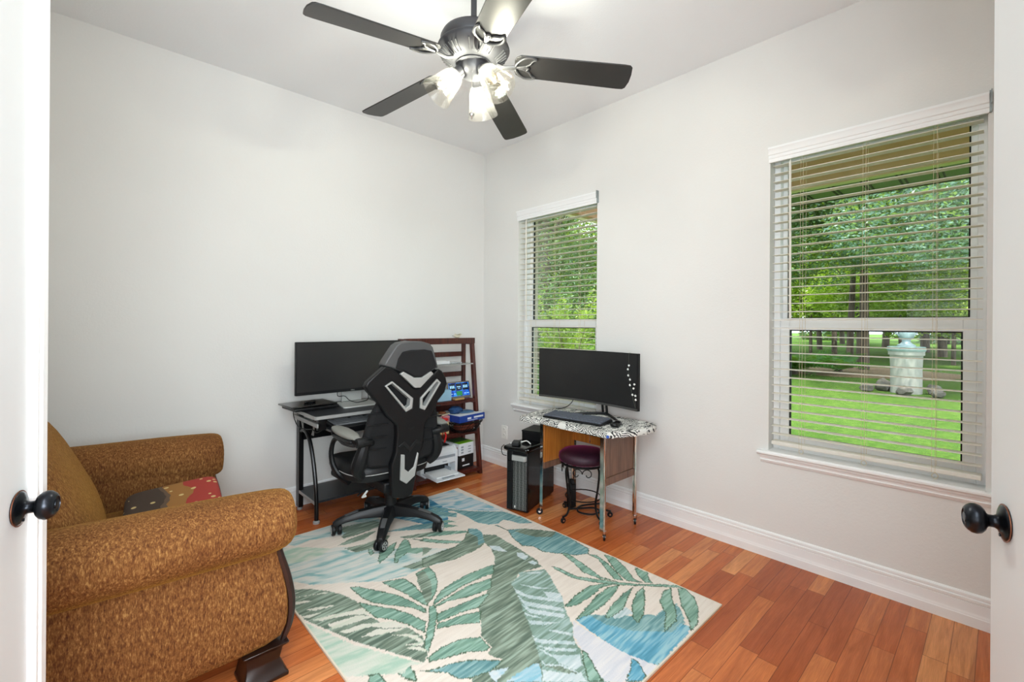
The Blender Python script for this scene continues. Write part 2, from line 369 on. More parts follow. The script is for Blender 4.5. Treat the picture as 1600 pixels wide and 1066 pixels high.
# ------------------------------------------------------------------ doors (open, flanking the camera)
M_bronze = N('oil_rubbed_bronze'); _f = M_bronze.noise(M_bronze.coord(), 25, 4)
M_bronze.set(Base_Color=M_bronze.ramp(_f, [(.35, lin((26, 28, 32))), (.75, lin((52, 54, 60)))]), Metallic=.85, Roughness=.28); M_bronze = M_bronze.m
M_copper = mat('worn_copper_edge', (150, 95, 70), .35, .9, bump=(60, .05))
def door(name, hinge, knobxy, u, side, knob_z):
    """u: direction hinge->free edge, side: +1 when the passage lies to the right of u"""
    u = Vector(u).normalized(); nrm = Vector((u.y, -u.x))*side          # towards the passage
    k = Vector(knobxy)
    edge = .087 if side > 0 else .070; wdt = .60
    o = k+u*(edge-wdt); m = Matrix(((u.x, nrm.x, 0, o.x), (u.y, nrm.y, 0, o.y), (0, 0, 1, 0), (0, 0, 0, 1)))
    g = G(); g.x = m; T = .035
    # stiles, rails and recessed panels
    g.box(0, .11, -T, 0, .008, 2.44); g.box(wdt-.165, wdt, -T, 0, .008, 2.44)
    zr = [(.008, .24), (.80, .93), (1.18, 1.24), (1.50, 1.56), (2.33, 2.44)]
    for a, b in zr: g.box(.11, wdt-.165, -T, 0, a, b)
    g.box(.11, wdt-.165, -T+.012, -.012, .2, 2.35)
    for (a, b), (c, d) in zip(zr[:-1], zr[1:]): g.box(.13, wdt-.185, -.013, -.004, b+.02, c-.02)
    root = struct(g.build(name, M_door, bevel=.003))
    if side > 0:                                  # astragal along the free edge
        g = G(); g.x = m; pts = [(wdt-.052, 0), (wdt-.052, .006), (wdt-.046, .010), (wdt-.040, .010), (wdt-.038, .007), (wdt-.034, .007), (wdt-.032, .012), (wdt-.014, .012), (wdt-.011, .008), (wdt-.006, .008), (wdt, .005), (wdt, 0)]
        g.prism(pts, 'z', .008, 2.44); g.build('astragal', M_trim, root, smooth=20)
    g = G(); g.x = m; c = (wdt-edge, 0, knob_z); 
    prof = [(r_*.84, h_*.64) for r_, h_ in [(0, 0), (.033, 0), (.0335, .003), (.032, .006), (.029, .0085), (.020, .012), (.014, .016), (.0115, .022), (.0115, .032), (.014, .036), (.021, .040), (.0265, .047), (.0285, .056), (.0275, .064), (.023, .072), (.019, .076), (.0155, .0775), (.0150, .0755), (.010, .0745), (.0095, .077), (.004, .0775), (0, .0775)]]
    g.lathe(prof, c, 32, d=(0, 1, 0))
    g.m = 1; g.lathe([(0, .0020), (.0295, .0020), (.0295, .0030), (0, .0030)], c, 32, d=(0, 1, 0))
    g.m = 0; g.lathe([(0, .006), (.0026, .006), (.0026, .0082), (0, .0082)], (c[0], c[1], c[2]-.020), 10, d=(0, 1, 0))
    g.build('door_knob', [M_bronze, M_copper], root, smooth=50)
    return root
door('door_1', None, (-.075, 1.118), (.279, .960), 1, .914)
door('door_2', None, (1.078, -.007), (.967, .255), -1, .914)

# wall outlet under the narrow window
M_plate = mat('outlet_plate', (240, 238, 232), .4, bump=(50, .02)); M_slot = mat('outlet_slot', (60, 58, 55), .6, bump=(50, .02))
r = thing('wall_outlet', (CX, 2.94, .26), 'white duplex wall outlet between shelf and tower computer', 'outlet')
G().box(CX-.006, CX, 2.905, 2.975, .24, .355).build('cover_plate', M_plate, r, bevel=.002)
g = G()
for z in (.272, .322): g.lathe([(0, 0), (.0165, 0), (.016, .003), (0, .003)], (CX-.006, 2.94, z), 20, d=(-1, 0, 0))
g.m = 1
for z in (.272, .322):
    for dy in (-.0065, .0065): g.box(CX-.0095, CX-.0085, 2.94+dy-.001, 2.94+dy+.001, z-.002, z+.007)
g.build('socket', [M_plate, M_slot], r)
RUG=[('mist',0,[(0.133,1.827),(0.232,1.752),(0.327,1.649),(0.358,1.644),(0.427,1.574),(0.476,1.513),(0.588,1.411),(0.721,1.29),(0.795,1.221),(0.719,1.113),(0.62,1.134),(0.565,1.144),(0.491,1.135),(0.378,1.171),(0.243,1.278),(0.129,1.358),(0.036,1.503)]),
('mist',0,[(0.155,1.886),(0.247,1.947),(0.429,1.939),(0.516,1.919),(0.707,1.891),(0.683,1.708),(0.623,1.724),(0.442,1.76),(0.379,1.783),(0.279,1.823),(0.194,1.802)]),
('mistgreen',0,[(0.133,1.827),(0.232,1.752),(0.327,1.649),(0.272,1.608),(0.189,1.597),(0.078,1.643)]),
('blue2',0,[(0.523,1.933),(0.717,1.84),(0.765,1.796),(0.891,1.518),(0.995,1.503),(1.282,1.909),(1.11,1.956),(0.882,2.085),(0.548,1.993)]),
('sage',0,[(0.468,1.865),(0.671,1.819),(0.683,1.708),(0.623,1.724),(0.458,1.782)]),
('sage',0,[(0.423,1.743),(0.487,1.792),(0.559,1.782),(0.63,1.737),(0.592,1.714),(0.5,1.708),(0.428,1.712)]),
('sage',0,[(0.367,1.652),(0.447,1.686),(0.575,1.693),(0.609,1.681),(0.512,1.627),(0.417,1.631)]),
('sage',0,[(0.38,1.6),(0.48,1.573),(0.549,1.576),(0.623,1.595),(0.635,1.567),(0.56,1.5),(0.484,1.506),(0.41,1.511)]),
('sage',0,[(0.668,1.52),(0.845,1.448),(0.92,1.397),(0.889,1.353),(0.786,1.412),(0.68,1.483)]),
('sage',0,[(0.697,1.467),(0.752,1.358),(0.827,1.265),(0.852,1.3),(0.769,1.385)]),
('aqua',0,[(0.643,1.632),(0.829,1.594),(0.995,1.503),(0.953,1.443),(0.792,1.533)]),
('teal',1,[(0.677,1.477),(0.687,1.45),(0.656,1.364),(0.6,1.323),(0.544,1.301),(0.515,1.264),(0.506,1.286),(0.561,1.374),(0.602,1.414),(0.645,1.456)]),
('teal',1,[(0.634,1.482),(0.568,1.398),(0.502,1.354),(0.445,1.322),(0.453,1.355),(0.5,1.43),(0.546,1.449),(0.594,1.469)]),
('teal',1,[(0.47,1.502),(0.492,1.498),(0.479,1.448),(0.452,1.428),(0.457,1.469)]),
('teal',0,[(0.629,1.373),(0.719,1.307),(0.717,1.285),(0.641,1.286),(0.606,1.333)]),
('sage',0,[(0.607,1.133),(0.543,1.165),(0.515,1.217),(0.595,1.212),(0.683,1.203),(0.795,1.221),(0.731,1.13),(0.668,1.131)]),
('bluemist',0,[(1.102,1.937),(1.339,1.92),(1.355,1.39),(1.165,1.586),(1.068,1.744),(1.041,1.792)]),
('blue2',0,[(1.05,1.882),(1.113,1.901),(1.104,1.712),(1.039,1.678),(0.946,1.717)]),
('aqua',0,[(1.041,1.792),(1.089,1.69),(1.19,1.541),(1.35,1.384),(1.362,1.318),(1.378,1.239),(1.366,1.136),(1.304,1.182),(1.269,1.295),(1.205,1.272),(1.153,1.299),(1.116,1.374),(1.125,1.468),(1.114,1.609),(1.029,1.698)]),
('aqua',0,[(0.992,1.79),(1.039,1.678),(1.11,1.569),(1.071,1.517),(1.002,1.623),(0.946,1.717)]),
('aqua',1,[(1.167,1.277),(1.186,1.26),(1.19,1.17),(1.263,1.122),(1.331,1.041),(1.344,1.011),(1.384,0.956),(1.384,0.885),(1.362,0.704),(1.316,0.669),(1.253,0.703),(1.193,0.781),(1.148,0.853),(1.156,0.923),(1.114,0.97),(1.139,1.072),(1.18,1.16),(1.181,1.216)]),
('sage',0,[(1.208,1.135),(1.279,1.112),(1.379,0.952),(1.312,0.933),(1.25,0.989),(1.216,1.073)]),
('teal',0,[(0.942,1.522),(1.03,1.461),(1.005,1.525),(0.963,1.543)]),
('teal',0,[(0.905,1.458),(1.005,1.405),(0.978,1.463),(0.944,1.481)]),
('teal',0,[(0.814,1.44),(0.917,1.4),(0.999,1.326),(0.995,1.301),(0.891,1.352),(0.79,1.425)]),
('teal',1,[(0.759,1.419),(0.823,1.327),(0.919,1.222),(0.874,1.23),(0.789,1.307),(0.738,1.387)]),
('sage',0,[(0.699,1.325),(0.731,1.28),(0.679,1.251),(0.651,1.247)]),
('sage',1,[(1.025,1.339),(1.062,1.306),(1.058,1.253),(0.985,1.137),(0.934,1.111),(0.841,1.102),(0.746,1.102),(0.669,1.13),(0.623,1.145),(0.584,1.14),(0.633,1.219),(0.73,1.22),(0.84,1.212),(0.926,1.25),(0.995,1.311)]),
('aqua',0,[(1.025,1.339),(1.062,1.306),(1.058,1.253),(0.989,1.142),(0.94,1.137),(0.999,1.218),(0.996,1.292)]),
('sage',0,[(1.041,1.223),(1.091,1.169),(1.084,1.055),(1.077,0.948),(1.07,0.878),(1.06,0.8),(1.034,0.768),(0.937,0.804),(0.857,0.751),(0.769,0.831),(0.898,0.949),(0.936,1.001),(0.968,1.064),(0.981,1.132)]),
('sage',0,[(0.958,1.048),(1.071,0.946),(1.053,0.851),(1.041,0.775),(1.037,0.745),(0.914,0.784),(0.821,0.741),(0.777,0.656),(0.712,0.553),(0.678,0.492),(0.632,0.419),(0.6,0.37),(0.543,0.29),(0.49,0.234),(0.393,0.323),(0.443,0.357),(0.431,0.392),(0.463,0.406),(0.442,0.439),(0.44,0.463),(0.471,0.48),(0.483,0.556),(0.532,0.616),(0.576,0.678),(0.586,0.699),(0.68,0.759),(0.805,0.861),(0.92,0.973)]),
('pale',0,[(0.983,1.098),(1.017,1.051),(1.008,0.973),(0.97,1.031),(0.968,1.064)]),
('pale',0,[(1.037,0.939),(1.061,0.916),(1.055,0.863),(1.02,0.851),(1.014,0.9)]),
('pale',0,[(1.01,0.826),(1.044,0.822),(1.045,0.786),(1.019,0.783)]),
('palegreen',0,[(0.91,0.789),(1.029,0.72),(0.996,0.655),(0.949,0.581),(0.917,0.515),(0.861,0.452),(0.826,0.402),(0.791,0.346),(0.759,0.323),(0.724,0.285),(0.709,0.242),(0.654,0.187),(0.602,0.131),(0.49,0.234),(0.543,0.29),(0.6,0.37),(0.632,0.419),(0.678,0.492),(0.712,0.553),(0.777,0.656),(0.815,0.743),(0.894,0.764)]),
('pale',0,[(0.91,0.78),(0.984,0.729),(1.016,0.707),(0.971,0.717)]),
('pale',0,[(0.815,0.743),(0.801,0.702),(0.809,0.627),(0.899,0.492),(0.885,0.48),(0.797,0.598),(0.782,0.665)]),
('pale',0,[(0.835,0.721),(0.887,0.637),(0.936,0.578),(0.876,0.627)]),
('pale',0,[(0.882,0.6),(0.927,0.532),(0.899,0.492),(0.863,0.551)]),
('pale',0,[(0.775,0.658),(0.767,0.6),(0.853,0.453),(0.836,0.439),(0.744,0.577)]),
('pale',0,[(0.741,0.599),(0.745,0.547),(0.828,0.417),(0.804,0.411),(0.723,0.525)]),
('pale',0,[(0.706,0.547),(0.736,0.478),(0.735,0.463),(0.703,0.521)]),
('pale',0,[(0.682,0.5),(0.73,0.444),(0.774,0.399),(0.716,0.431),(0.676,0.472)]),
('pale',0,[(0.697,0.4),(0.742,0.319),(0.757,0.325),(0.71,0.398)]),
('pale',0,[(0.638,0.434),(0.627,0.403),(0.663,0.356),(0.73,0.284),(0.713,0.276),(0.635,0.357),(0.612,0.388)]),
('pale',0,[(0.603,0.373),(0.632,0.327),(0.704,0.256),(0.688,0.25),(0.619,0.316)]),
('pale',0,[(0.595,0.366),(0.614,0.28),(0.596,0.301)]),
('pale',0,[(0.611,0.296),(0.684,0.229),(0.65,0.19),(0.614,0.191),(0.596,0.258)]),
('pale',0,[(0.559,0.318),(0.557,0.285),(0.6,0.237),(0.617,0.164),(0.599,0.134),(0.58,0.174),(0.577,0.241),(0.548,0.276)]),
('pale',0,[(0.528,0.27),(0.572,0.213),(0.602,0.131),(0.49,0.234)]),
('sage',0,[(0.546,0.287),(0.588,0.239),(0.609,0.175),(0.572,0.213)]),
('skyish',0,[(0.397,0.32),(0.486,0.317),(0.541,0.308),(0.52,0.269),(0.488,0.236)]),
('skyish',0,[(0.385,0.394),(0.45,0.359),(0.392,0.348),(0.374,0.341),(0.369,0.369)]),
('sage',0,[(0.027,1.398),(0.11,1.329),(0.16,1.262),(0.199,1.186),(0.221,1.102),(0.225,1.036),(0.185,1.049),(0.221,0.957),(0.229,0.905),(0.26,0.834),(0.301,0.785),(0.31,0.705),(0.279,0.62),(0.243,0.583),(0.199,0.667),(0.153,0.755),(0.1,0.859),(0.063,0.963),(0.015,1.102),(0.004,1.192),(-0.002,1.269)]),
('creamgreen',0,[(0.022,1.356),(0.067,1.334),(0.018,1.342)]),
('creamgreen',0,[(0.012,1.319),(0.157,1.254),(0.148,1.246),(0.098,1.277)]),
('creamgreen',0,[(0.005,1.288),(0.066,1.25),(0.081,1.23),(-0.004,1.259)]),
('creamgreen',0,[(0.039,1.189),(0.136,1.142),(0.137,1.132),(0.064,1.154)]),
('creamgreen',0,[(0.007,1.154),(0.08,1.124),(0.072,1.118),(0.022,1.124)]),
('creamgreen',0,[(0.034,1.101),(0.109,1.077),(0.221,1.028),(0.229,0.973),(0.155,1.03),(0.054,1.071)]),
('creamgreen',0,[(0.07,1.03),(0.186,1.001),(0.233,0.946),(0.073,0.987)]),
('creamgreen',0,[(0.085,0.953),(0.168,0.939),(0.277,0.866),(0.305,0.792),(0.225,0.853),(0.192,0.897),(0.099,0.925)]),
('creamgreen',0,[(0.135,0.867),(0.2,0.868),(0.286,0.799),(0.276,0.792),(0.166,0.843)]),
('creamgreen',0,[(0.231,0.793),(0.283,0.755),(0.299,0.725),(0.298,0.677),(0.292,0.668),(0.273,0.739)]),
('creamgreen',0,[(0.231,0.719),(0.292,0.678),(0.288,0.662)]),
('creamgreen',0,[(0.228,0.699),(0.276,0.669),(0.282,0.617)]),
('mistgreen',0,[(0.001,1.183),(0.015,1.102),(0.063,0.963),(0.1,0.859),(0.153,0.755),(0.199,0.667),(0.24,0.577),(0.196,0.609),(0.164,0.589),(0.074,0.657),(0.007,0.711),(0.001,0.74),(-0.003,0.917)]),
('cream',0,[(0.004,1.192),(0.016,1.107),(0.066,0.97),(0.103,0.866),(0.156,0.761),(0.243,0.583),(0.239,0.576),(0.194,0.658),(0.142,0.755),(0.089,0.856),(0.053,0.962),(0.006,1.105)]),
('teal',1,[(0.281,1.2),(0.325,1.118),(0.377,1.024),(0.402,0.935),(0.418,0.847),(0.404,0.824),(0.396,0.832),(0.374,0.899),(0.32,0.967),(0.266,1.048),(0.25,1.114),(0.246,1.225)]),
('teal',1,[(0.223,1.094),(0.258,1.031),(0.317,0.939),(0.351,0.861),(0.372,0.774),(0.329,0.718),(0.309,0.799),(0.274,0.881),(0.233,0.935),(0.221,1.028)]),
('teal',1,[(0.377,1.163),(0.467,1.125),(0.476,1.058),(0.468,0.967),(0.471,0.898),(0.432,0.858),(0.419,0.92),(0.407,1.009),(0.385,1.098)]),
('teal',1,[(0.536,1.123),(0.615,1.131),(0.605,1.06),(0.57,0.985),(0.525,0.928),(0.479,0.89),(0.442,0.874),(0.473,0.976),(0.505,1.06)]),
('sage',0,[(0.535,1.109),(0.581,1.113),(0.542,0.997),(0.475,0.894),(0.438,0.878),(0.473,0.976),(0.505,1.06)]),
('teal',1,[(0.436,0.855),(0.465,0.84),(0.423,0.772),(0.363,0.697),(0.282,0.617),(0.279,0.647),(0.337,0.721),(0.388,0.781)]),
('teal',1,[(0.473,0.871),(0.537,0.916),(0.624,0.937),(0.714,0.945),(0.828,0.936),(0.873,0.929),(0.818,0.865),(0.702,0.88),(0.625,0.878),(0.512,0.86),(0.448,0.843)]),
('teal',1,[(0.452,0.84),(0.535,0.852),(0.653,0.866),(0.754,0.847),(0.779,0.839),(0.723,0.774),(0.598,0.794),(0.518,0.829),(0.451,0.828)]),
('teal',1,[(0.43,0.788),(0.548,0.776),(0.68,0.759),(0.692,0.747),(0.589,0.702),(0.511,0.726),(0.4,0.737)]),
('teal',1,[(0.393,0.733),(0.5,0.712),(0.583,0.677),(0.528,0.619),(0.466,0.666),(0.376,0.706)]),
('teal',1,[(0.264,0.598),(0.332,0.608),(0.415,0.598),(0.478,0.55),(0.467,0.483),(0.443,0.478),(0.387,0.521),(0.319,0.547),(0.254,0.573)]),
('aqua',1,[(0.209,0.561),(0.253,0.532),(0.301,0.521),(0.363,0.49),(0.414,0.443),(0.458,0.402),(0.431,0.392),(0.388,0.391),(0.319,0.411),(0.285,0.439),(0.273,0.489),(0.235,0.528)]),
('teal',1,[(0.067,0.663),(0.099,0.65),(0.099,0.595),(0.085,0.586),(0.047,0.62)]),
('blue',0,[(0.833,0.365),(0.898,0.353),(0.941,0.301),(1.025,0.224),(1.092,0.175),(1.114,0.131),(1.122,0.075),(1.139,0.026),(1.084,0.01),(0.848,0.007),(0.843,0.053),(0.816,0.115),(0.814,0.186),(0.817,0.278)]),
('aqua',0,[(0.898,0.353),(1.025,0.224),(1.094,0.176),(1.114,0.131),(1.127,0.06),(1.055,0.058),(0.943,0.172),(0.898,0.27)]),
('creamblue',0,[(0.817,0.368),(0.81,0.273),(0.814,0.186),(0.816,0.115),(0.845,0.005),(0.744,0.0),(0.645,0.091),(0.71,0.241),(0.753,0.315)]),
('pale',0,[(0.957,0.312),(1.057,0.271),(1.05,0.226),(0.96,0.26)]),
('teal',1,[(1.073,0.725),(1.088,0.684),(1.095,0.569),(1.153,0.483),(1.201,0.408),(1.252,0.338),(1.328,0.268),(1.393,0.193),(1.383,0.172),(1.339,0.22),(1.263,0.302),(1.186,0.383),(1.105,0.495),(1.066,0.579),(1.064,0.681)]),
('teal',1,[(1.211,0.776),(1.235,0.745),(1.21,0.617),(1.178,0.493),(1.201,0.408),(1.158,0.487),(1.144,0.574),(1.18,0.663)]),
('teal',1,[(1.304,0.672),(1.335,0.633),(1.308,0.545),(1.262,0.449),(1.23,0.397),(1.206,0.435),(1.249,0.511),(1.306,0.603)]),
('teal',1,[(1.368,0.613),(1.386,0.549),(1.335,0.45),(1.278,0.368),(1.281,0.319),(1.239,0.388),(1.273,0.472),(1.325,0.548)]),
('teal',1,[(1.376,0.429),(1.381,0.356),(1.331,0.32),(1.314,0.289),(1.291,0.318),(1.32,0.379)]),
('teal',1,[(0.866,0.459),(0.963,0.478),(1.069,0.483),(1.143,0.445),(1.191,0.402),(1.106,0.434),(1.009,0.422),(0.916,0.426),(0.871,0.448)]),
('teal',1,[(0.828,0.369),(0.939,0.392),(1.035,0.412),(1.125,0.417),(1.186,0.391),(1.102,0.364),(1.004,0.346),(0.903,0.349)]),
('teal',1,[(0.934,0.296),(1.013,0.324),(1.13,0.339),(1.218,0.338),(1.09,0.292),(1.028,0.272),(0.939,0.279)]),
('teal',1,[(1.014,0.211),(1.09,0.266),(1.184,0.303),(1.256,0.304),(1.152,0.236),(1.079,0.199),(1.0,0.177)]),
('teal',1,[(1.078,0.105),(1.139,0.132),(1.205,0.2),(1.286,0.225),(1.344,0.215),(1.259,0.164),(1.199,0.115),(1.131,0.08),(1.031,0.08)]),
('teal',1,[(1.357,0.189),(1.383,0.172),(1.351,0.108),(1.279,0.054),(1.18,0.011),(1.107,0.011),(1.168,0.045),(1.248,0.121)]),
('teal',1,[(0.71,0.241),(0.714,0.219),(0.675,0.153),(0.642,0.094),(0.604,0.129),(0.664,0.199)]),
('blue',1,[(0.812,0.095),(0.813,0.062),(0.771,0.005),(0.744,0.0),(0.698,0.042),(0.768,0.068)])]
# ================================================================== rug
PAL = dict(sage=((124, 138, 122), (160, 176, 160), (94, 110, 98)), teal=((132, 166, 148), (162, 192, 178), (106, 140, 126)), aqua=((118, 158, 160), (158, 188, 186), (92, 136, 140)),
  pale=((200, 210, 212), (216, 222, 222), (176, 196, 196)), blue=((108, 168, 192), (156, 196, 204), (84, 146, 168)), blue2=((90, 146, 172), (160, 196, 200), (60, 120, 150)),
  mist=((190, 204, 200), (140, 180, 180), (216, 214, 206)), mistgreen=((196, 206, 190), (170, 196, 178), (212, 212, 200)), bluemist=((188, 202, 208), (130, 176, 190), (214, 214, 210)),
  palegreen=((140, 164, 152), (172, 194, 190), (118, 142, 128)), skyish=((186, 206, 214), (140, 188, 204), (210, 214, 216)), creamgreen=((214, 212, 198), (202, 206, 188), (220, 214, 202)),
  cream=((226, 214, 202), (230, 219, 208), (220, 207, 195)), creamblue=((214, 212, 216), (222, 218, 218), (206, 206, 212)))
LEAFLET = lambda x, y, a, L, w: [(round(x+L*t*math.cos(a)-s*w*math.sin(PI*t)**.8*math.sin(a), 3), round(y+L*t*math.sin(a)+s*w*math.sin(PI*t)**.8*math.cos(a), 3)) for s, ts in ((1, [k/8 for k in range(9)]), (-1, [1-k/8 for k in range(1, 8)])) for t in ts]
# the near end of the rug, continuing the big leaves
RUG0 = [('sage', 0, [(.36, .46), (.50, .34), (.48, .16), (.36, .0), (.16, .0), (.14, .12), (.24, .30)]), ('palegreen', 0, [(.50, .36), (.66, .24), (.66, .08), (.58, .0), (.34, .0), (.47, .16)]), ('teal', 1, LEAFLET(.02, .62, -.9, .30, .035)), ('teal', 1, LEAFLET(.02, .52, -.6, .26, .035)), ('teal', 1, LEAFLET(.02, .40, -.3, .24, .035)),
  ('mistgreen', 0, LEAFLET(.0, .20, -.4, .36, .09)), ('blue', 1, LEAFLET(.80, .22, -1.2, .26, .05)), ('teal', 1, LEAFLET(.70, .20, -1.0, .24, .035)), ('aqua', 0, LEAFLET(.92, .04, .3, .34, .06)), ('teal', 1, LEAFLET(.16, .74, -1.5, .22, .03))]
def make_rug():
    x0, x1, y0, y1 = .665, 2.052, .83, 2.765; st = .0042
    nx, ny = int((x1-x0)/st), int((y1-y0)/st); X, Y = np.meshgrid(np.linspace(0, x1-x0, nx+1), np.linspace(0, y1-y0, ny+1))
    rng = np.random.default_rng(3)
    def vn(u, v, seed):                       # smooth value noise
        t = np.random.default_rng(seed).random((256, 256)); iu, iv = np.floor(u).astype(int), np.floor(v).astype(int); fu, fv = u-iu, v-iv
        fu = fu*fu*(3-2*fu); fv = fv*fv*(3-2*fv); g = lambda a, b: t[a % 256, b % 256]
        return (g(iu, iv)*(1-fu)+g(iu+1, iv)*fu)*(1-fv)+(g(iu, iv+1)*(1-fu)+g(iu+1, iv+1)*fu)*fv
    wx = X+.0035*(vn(X*160, Y*160, 1)-.5)*2; wy = Y+.0035*(vn(X*160, Y*160, 2)-.5)*2
    a = math.radians(3); U = X*math.cos(a)+Y*math.sin(a); V = -X*math.sin(a)+Y*math.cos(a)
    s1 = vn(U*16, V*230, 5); s2 = vn(U*6+9, V*90, 6); s3 = vn(X*9, Y*9, 8)
    sv = np.clip((s1*.5+s2*.35+s3*.15-.5)*4.4, -1, 1)[..., None]
    # weave of the broad brush strokes runs along the leaves of the misty areas
    a = math.radians(-12); U2 = X*math.cos(a)+Y*math.sin(a); V2 = -X*math.sin(a)+Y*math.cos(a)
    b1 = vn(U2*9+3*s3, V2*55+4*s3, 11); b2 = vn(U2*25, V2*160, 12); bv = np.clip((b1*.7+b2*.3-.5)*4.2, -1, 1)[..., None]
    C = np.array([lin(c) for c in PAL['cream']]); col = C[0]+np.clip(sv, 0, 1)*(C[1]-C[0])+np.clip(-sv, 0, 1)*(C[2]-C[0])
    line = np.array(lin((84, 104, 84)))
    for pal, outl, pts in RUG0+RUG:
        C = np.array([lin(c) for c in PAL[pal]]); q = np.array(pts); lo = q.min(0)-.02; hi = q.max(0)+.02
        i0, i1 = max(0, int(lo[1]/st)), min(ny+1, int(hi[1]/st)+2); j0, j1 = max(0, int(lo[0]/st)), min(nx+1, int(hi[0]/st)+2)
        if i1 <= i0 or j1 <= j0: continue
        px, py = wx[i0:i1, j0:j1], wy[i0:i1, j0:j1]; ins = np.zeros(px.shape, bool); dist = np.full(px.shape, 9.)
        for k in range(len(q)):
            ax, ay = q[k]; bx, by = q[(k+1) % len(q)]
            if ay != by:
                c = (ay > py) != (by > py); ins ^= c & (px < (bx-ax)*(py-ay)/(by-ay)+ax)
            L = (bx-ax)**2+(by-ay)**2+1e-9; t = np.clip(((px-ax)*(bx-ax)+(py-ay)*(by-ay))/L, 0, 1)
            dist = np.minimum(dist, np.hypot(px-ax-t*(bx-ax), py-ay-t*(by-ay)))
        m = bv[i0:i1, j0:j1] if pal in ('mist', 'bluemist', 'blue2', 'mistgreen', 'skyish') else sv[i0:i1, j0:j1]
        c = C[0]+np.clip(m, 0, 1)*(C[1]-C[0])+np.clip(-m, 0, 1)*(C[2]-C[0])
        col[i0:i1, j0:j1][ins] = c[ins]
        if outl: e = ins & (dist < .0042); col[i0:i1, j0:j1][e] = line
    eb = np.minimum(np.minimum(X, x1-x0-X), np.minimum(Y, y1-y0-Y)) < .008; col[eb] = np.array(lin((222, 210, 190)))
    top = .009; n = (nx+1)*(ny+1)
    vs = np.stack([X.ravel(), Y.ravel(), np.full(n, top)], 1)
    idx = np.arange(n).reshape(ny+1, nx+1); F = np.stack([idx[:-1, :-1], idx[:-1, 1:], idx[1:, 1:], idx[1:, :-1]], -1).reshape(-1, 4)
    # skirt down to the floor
    rim = list(idx[0, :])+list(idx[1:, -1])+list(idx[-1, -2::-1])+list(idx[-2:0:-1, 0]); k = len(rim)
    low = vs[rim].copy(); low[:, 2] = .0008; vs = np.vstack([vs, low]); S_ = [[rim[i], n+i, n+(i+1) % k, rim[(i+1) % k]] for i in range(k)]
    me = bpy.data.meshes.new('area_rug'); me.from_pydata(vs.tolist(), [], F.tolist()+[[int(v) for v in f] for f in S_])
    ca = me.color_attributes.new('weave', 'FLOAT_COLOR', 'POINT'); full = np.ones((len(vs), 4)); full[:n, :3] = col.reshape(-1, 3); full[n:, :3] = lin((214, 200, 180)); ca.data.foreach_set('color', full.ravel())
    m = N('woven_rug'); at_ = m.n('ShaderNodeVertexColor', layer_name='weave'); f = m.noise(m.coord((260, 900, 1), rot=(0, 0, math.radians(20))), 1, 2)
    m.set(Base_Color=m.mix(.45, at_.outputs[0], m.ramp(f, [(.3, (.72, .72, .72)), (.7, (1.18, 1.18, 1.18))]), 'MULTIPLY'), Roughness=.95); m.b.inputs['Specular IOR Level'].default_value = .1
    m.bump(f, .35, .0015); me.materials.append(m.m)
    o = bpy.data.objects.new('area_rug', me); COL.objects.link(o); o.location = (x0, y0, 0)
    tag(o, 'cream area rug with green and blue tropical palm leaves on the wood floor', 'rug')
make_rug()

# ================================================================== armchair
def fabric():
    m = N('gold_brown_chenille'); c1 = m.coord((1, 1, .28)); f1 = m.noise(c1, 260, 2, .7); f2 = m.noise(m.coord((1, 1, .35)), 130, 3, .7); f3 = m.noise(m.coord(), 3, 3)
    t = m.math('ADD', m.math('ADD', m.math('MULTIPLY', f1, .48), m.math('MULTIPLY', f2, .42)), m.math('MULTIPLY', f3, .12))
    m.set(Base_Color=m.ramp(t, [(.36, lin((70, 40, 24))), (.46, lin((104, 64, 34))), (.55, lin((128, 86, 46))), (.66, lin((170, 127, 74)))]), Roughness=.85)
    m.b.inputs['Sheen Weight'].default_value = .38; m.b.inputs['Sheen Roughness'].default_value = .35; m.b.inputs['Sheen Tint'].default_value = (*lin((214, 160, 60)), 1)
    m.b.inputs['Specular IOR Level'].default_value = .15; m.bump(f1, .5, .003); return m.m
M_sofa = fabric()
M_dark = mat('dark_carved_wood', (40, 22, 16), .3, bump=(30, .12), var=.25, stretch=(1, 1, .2))
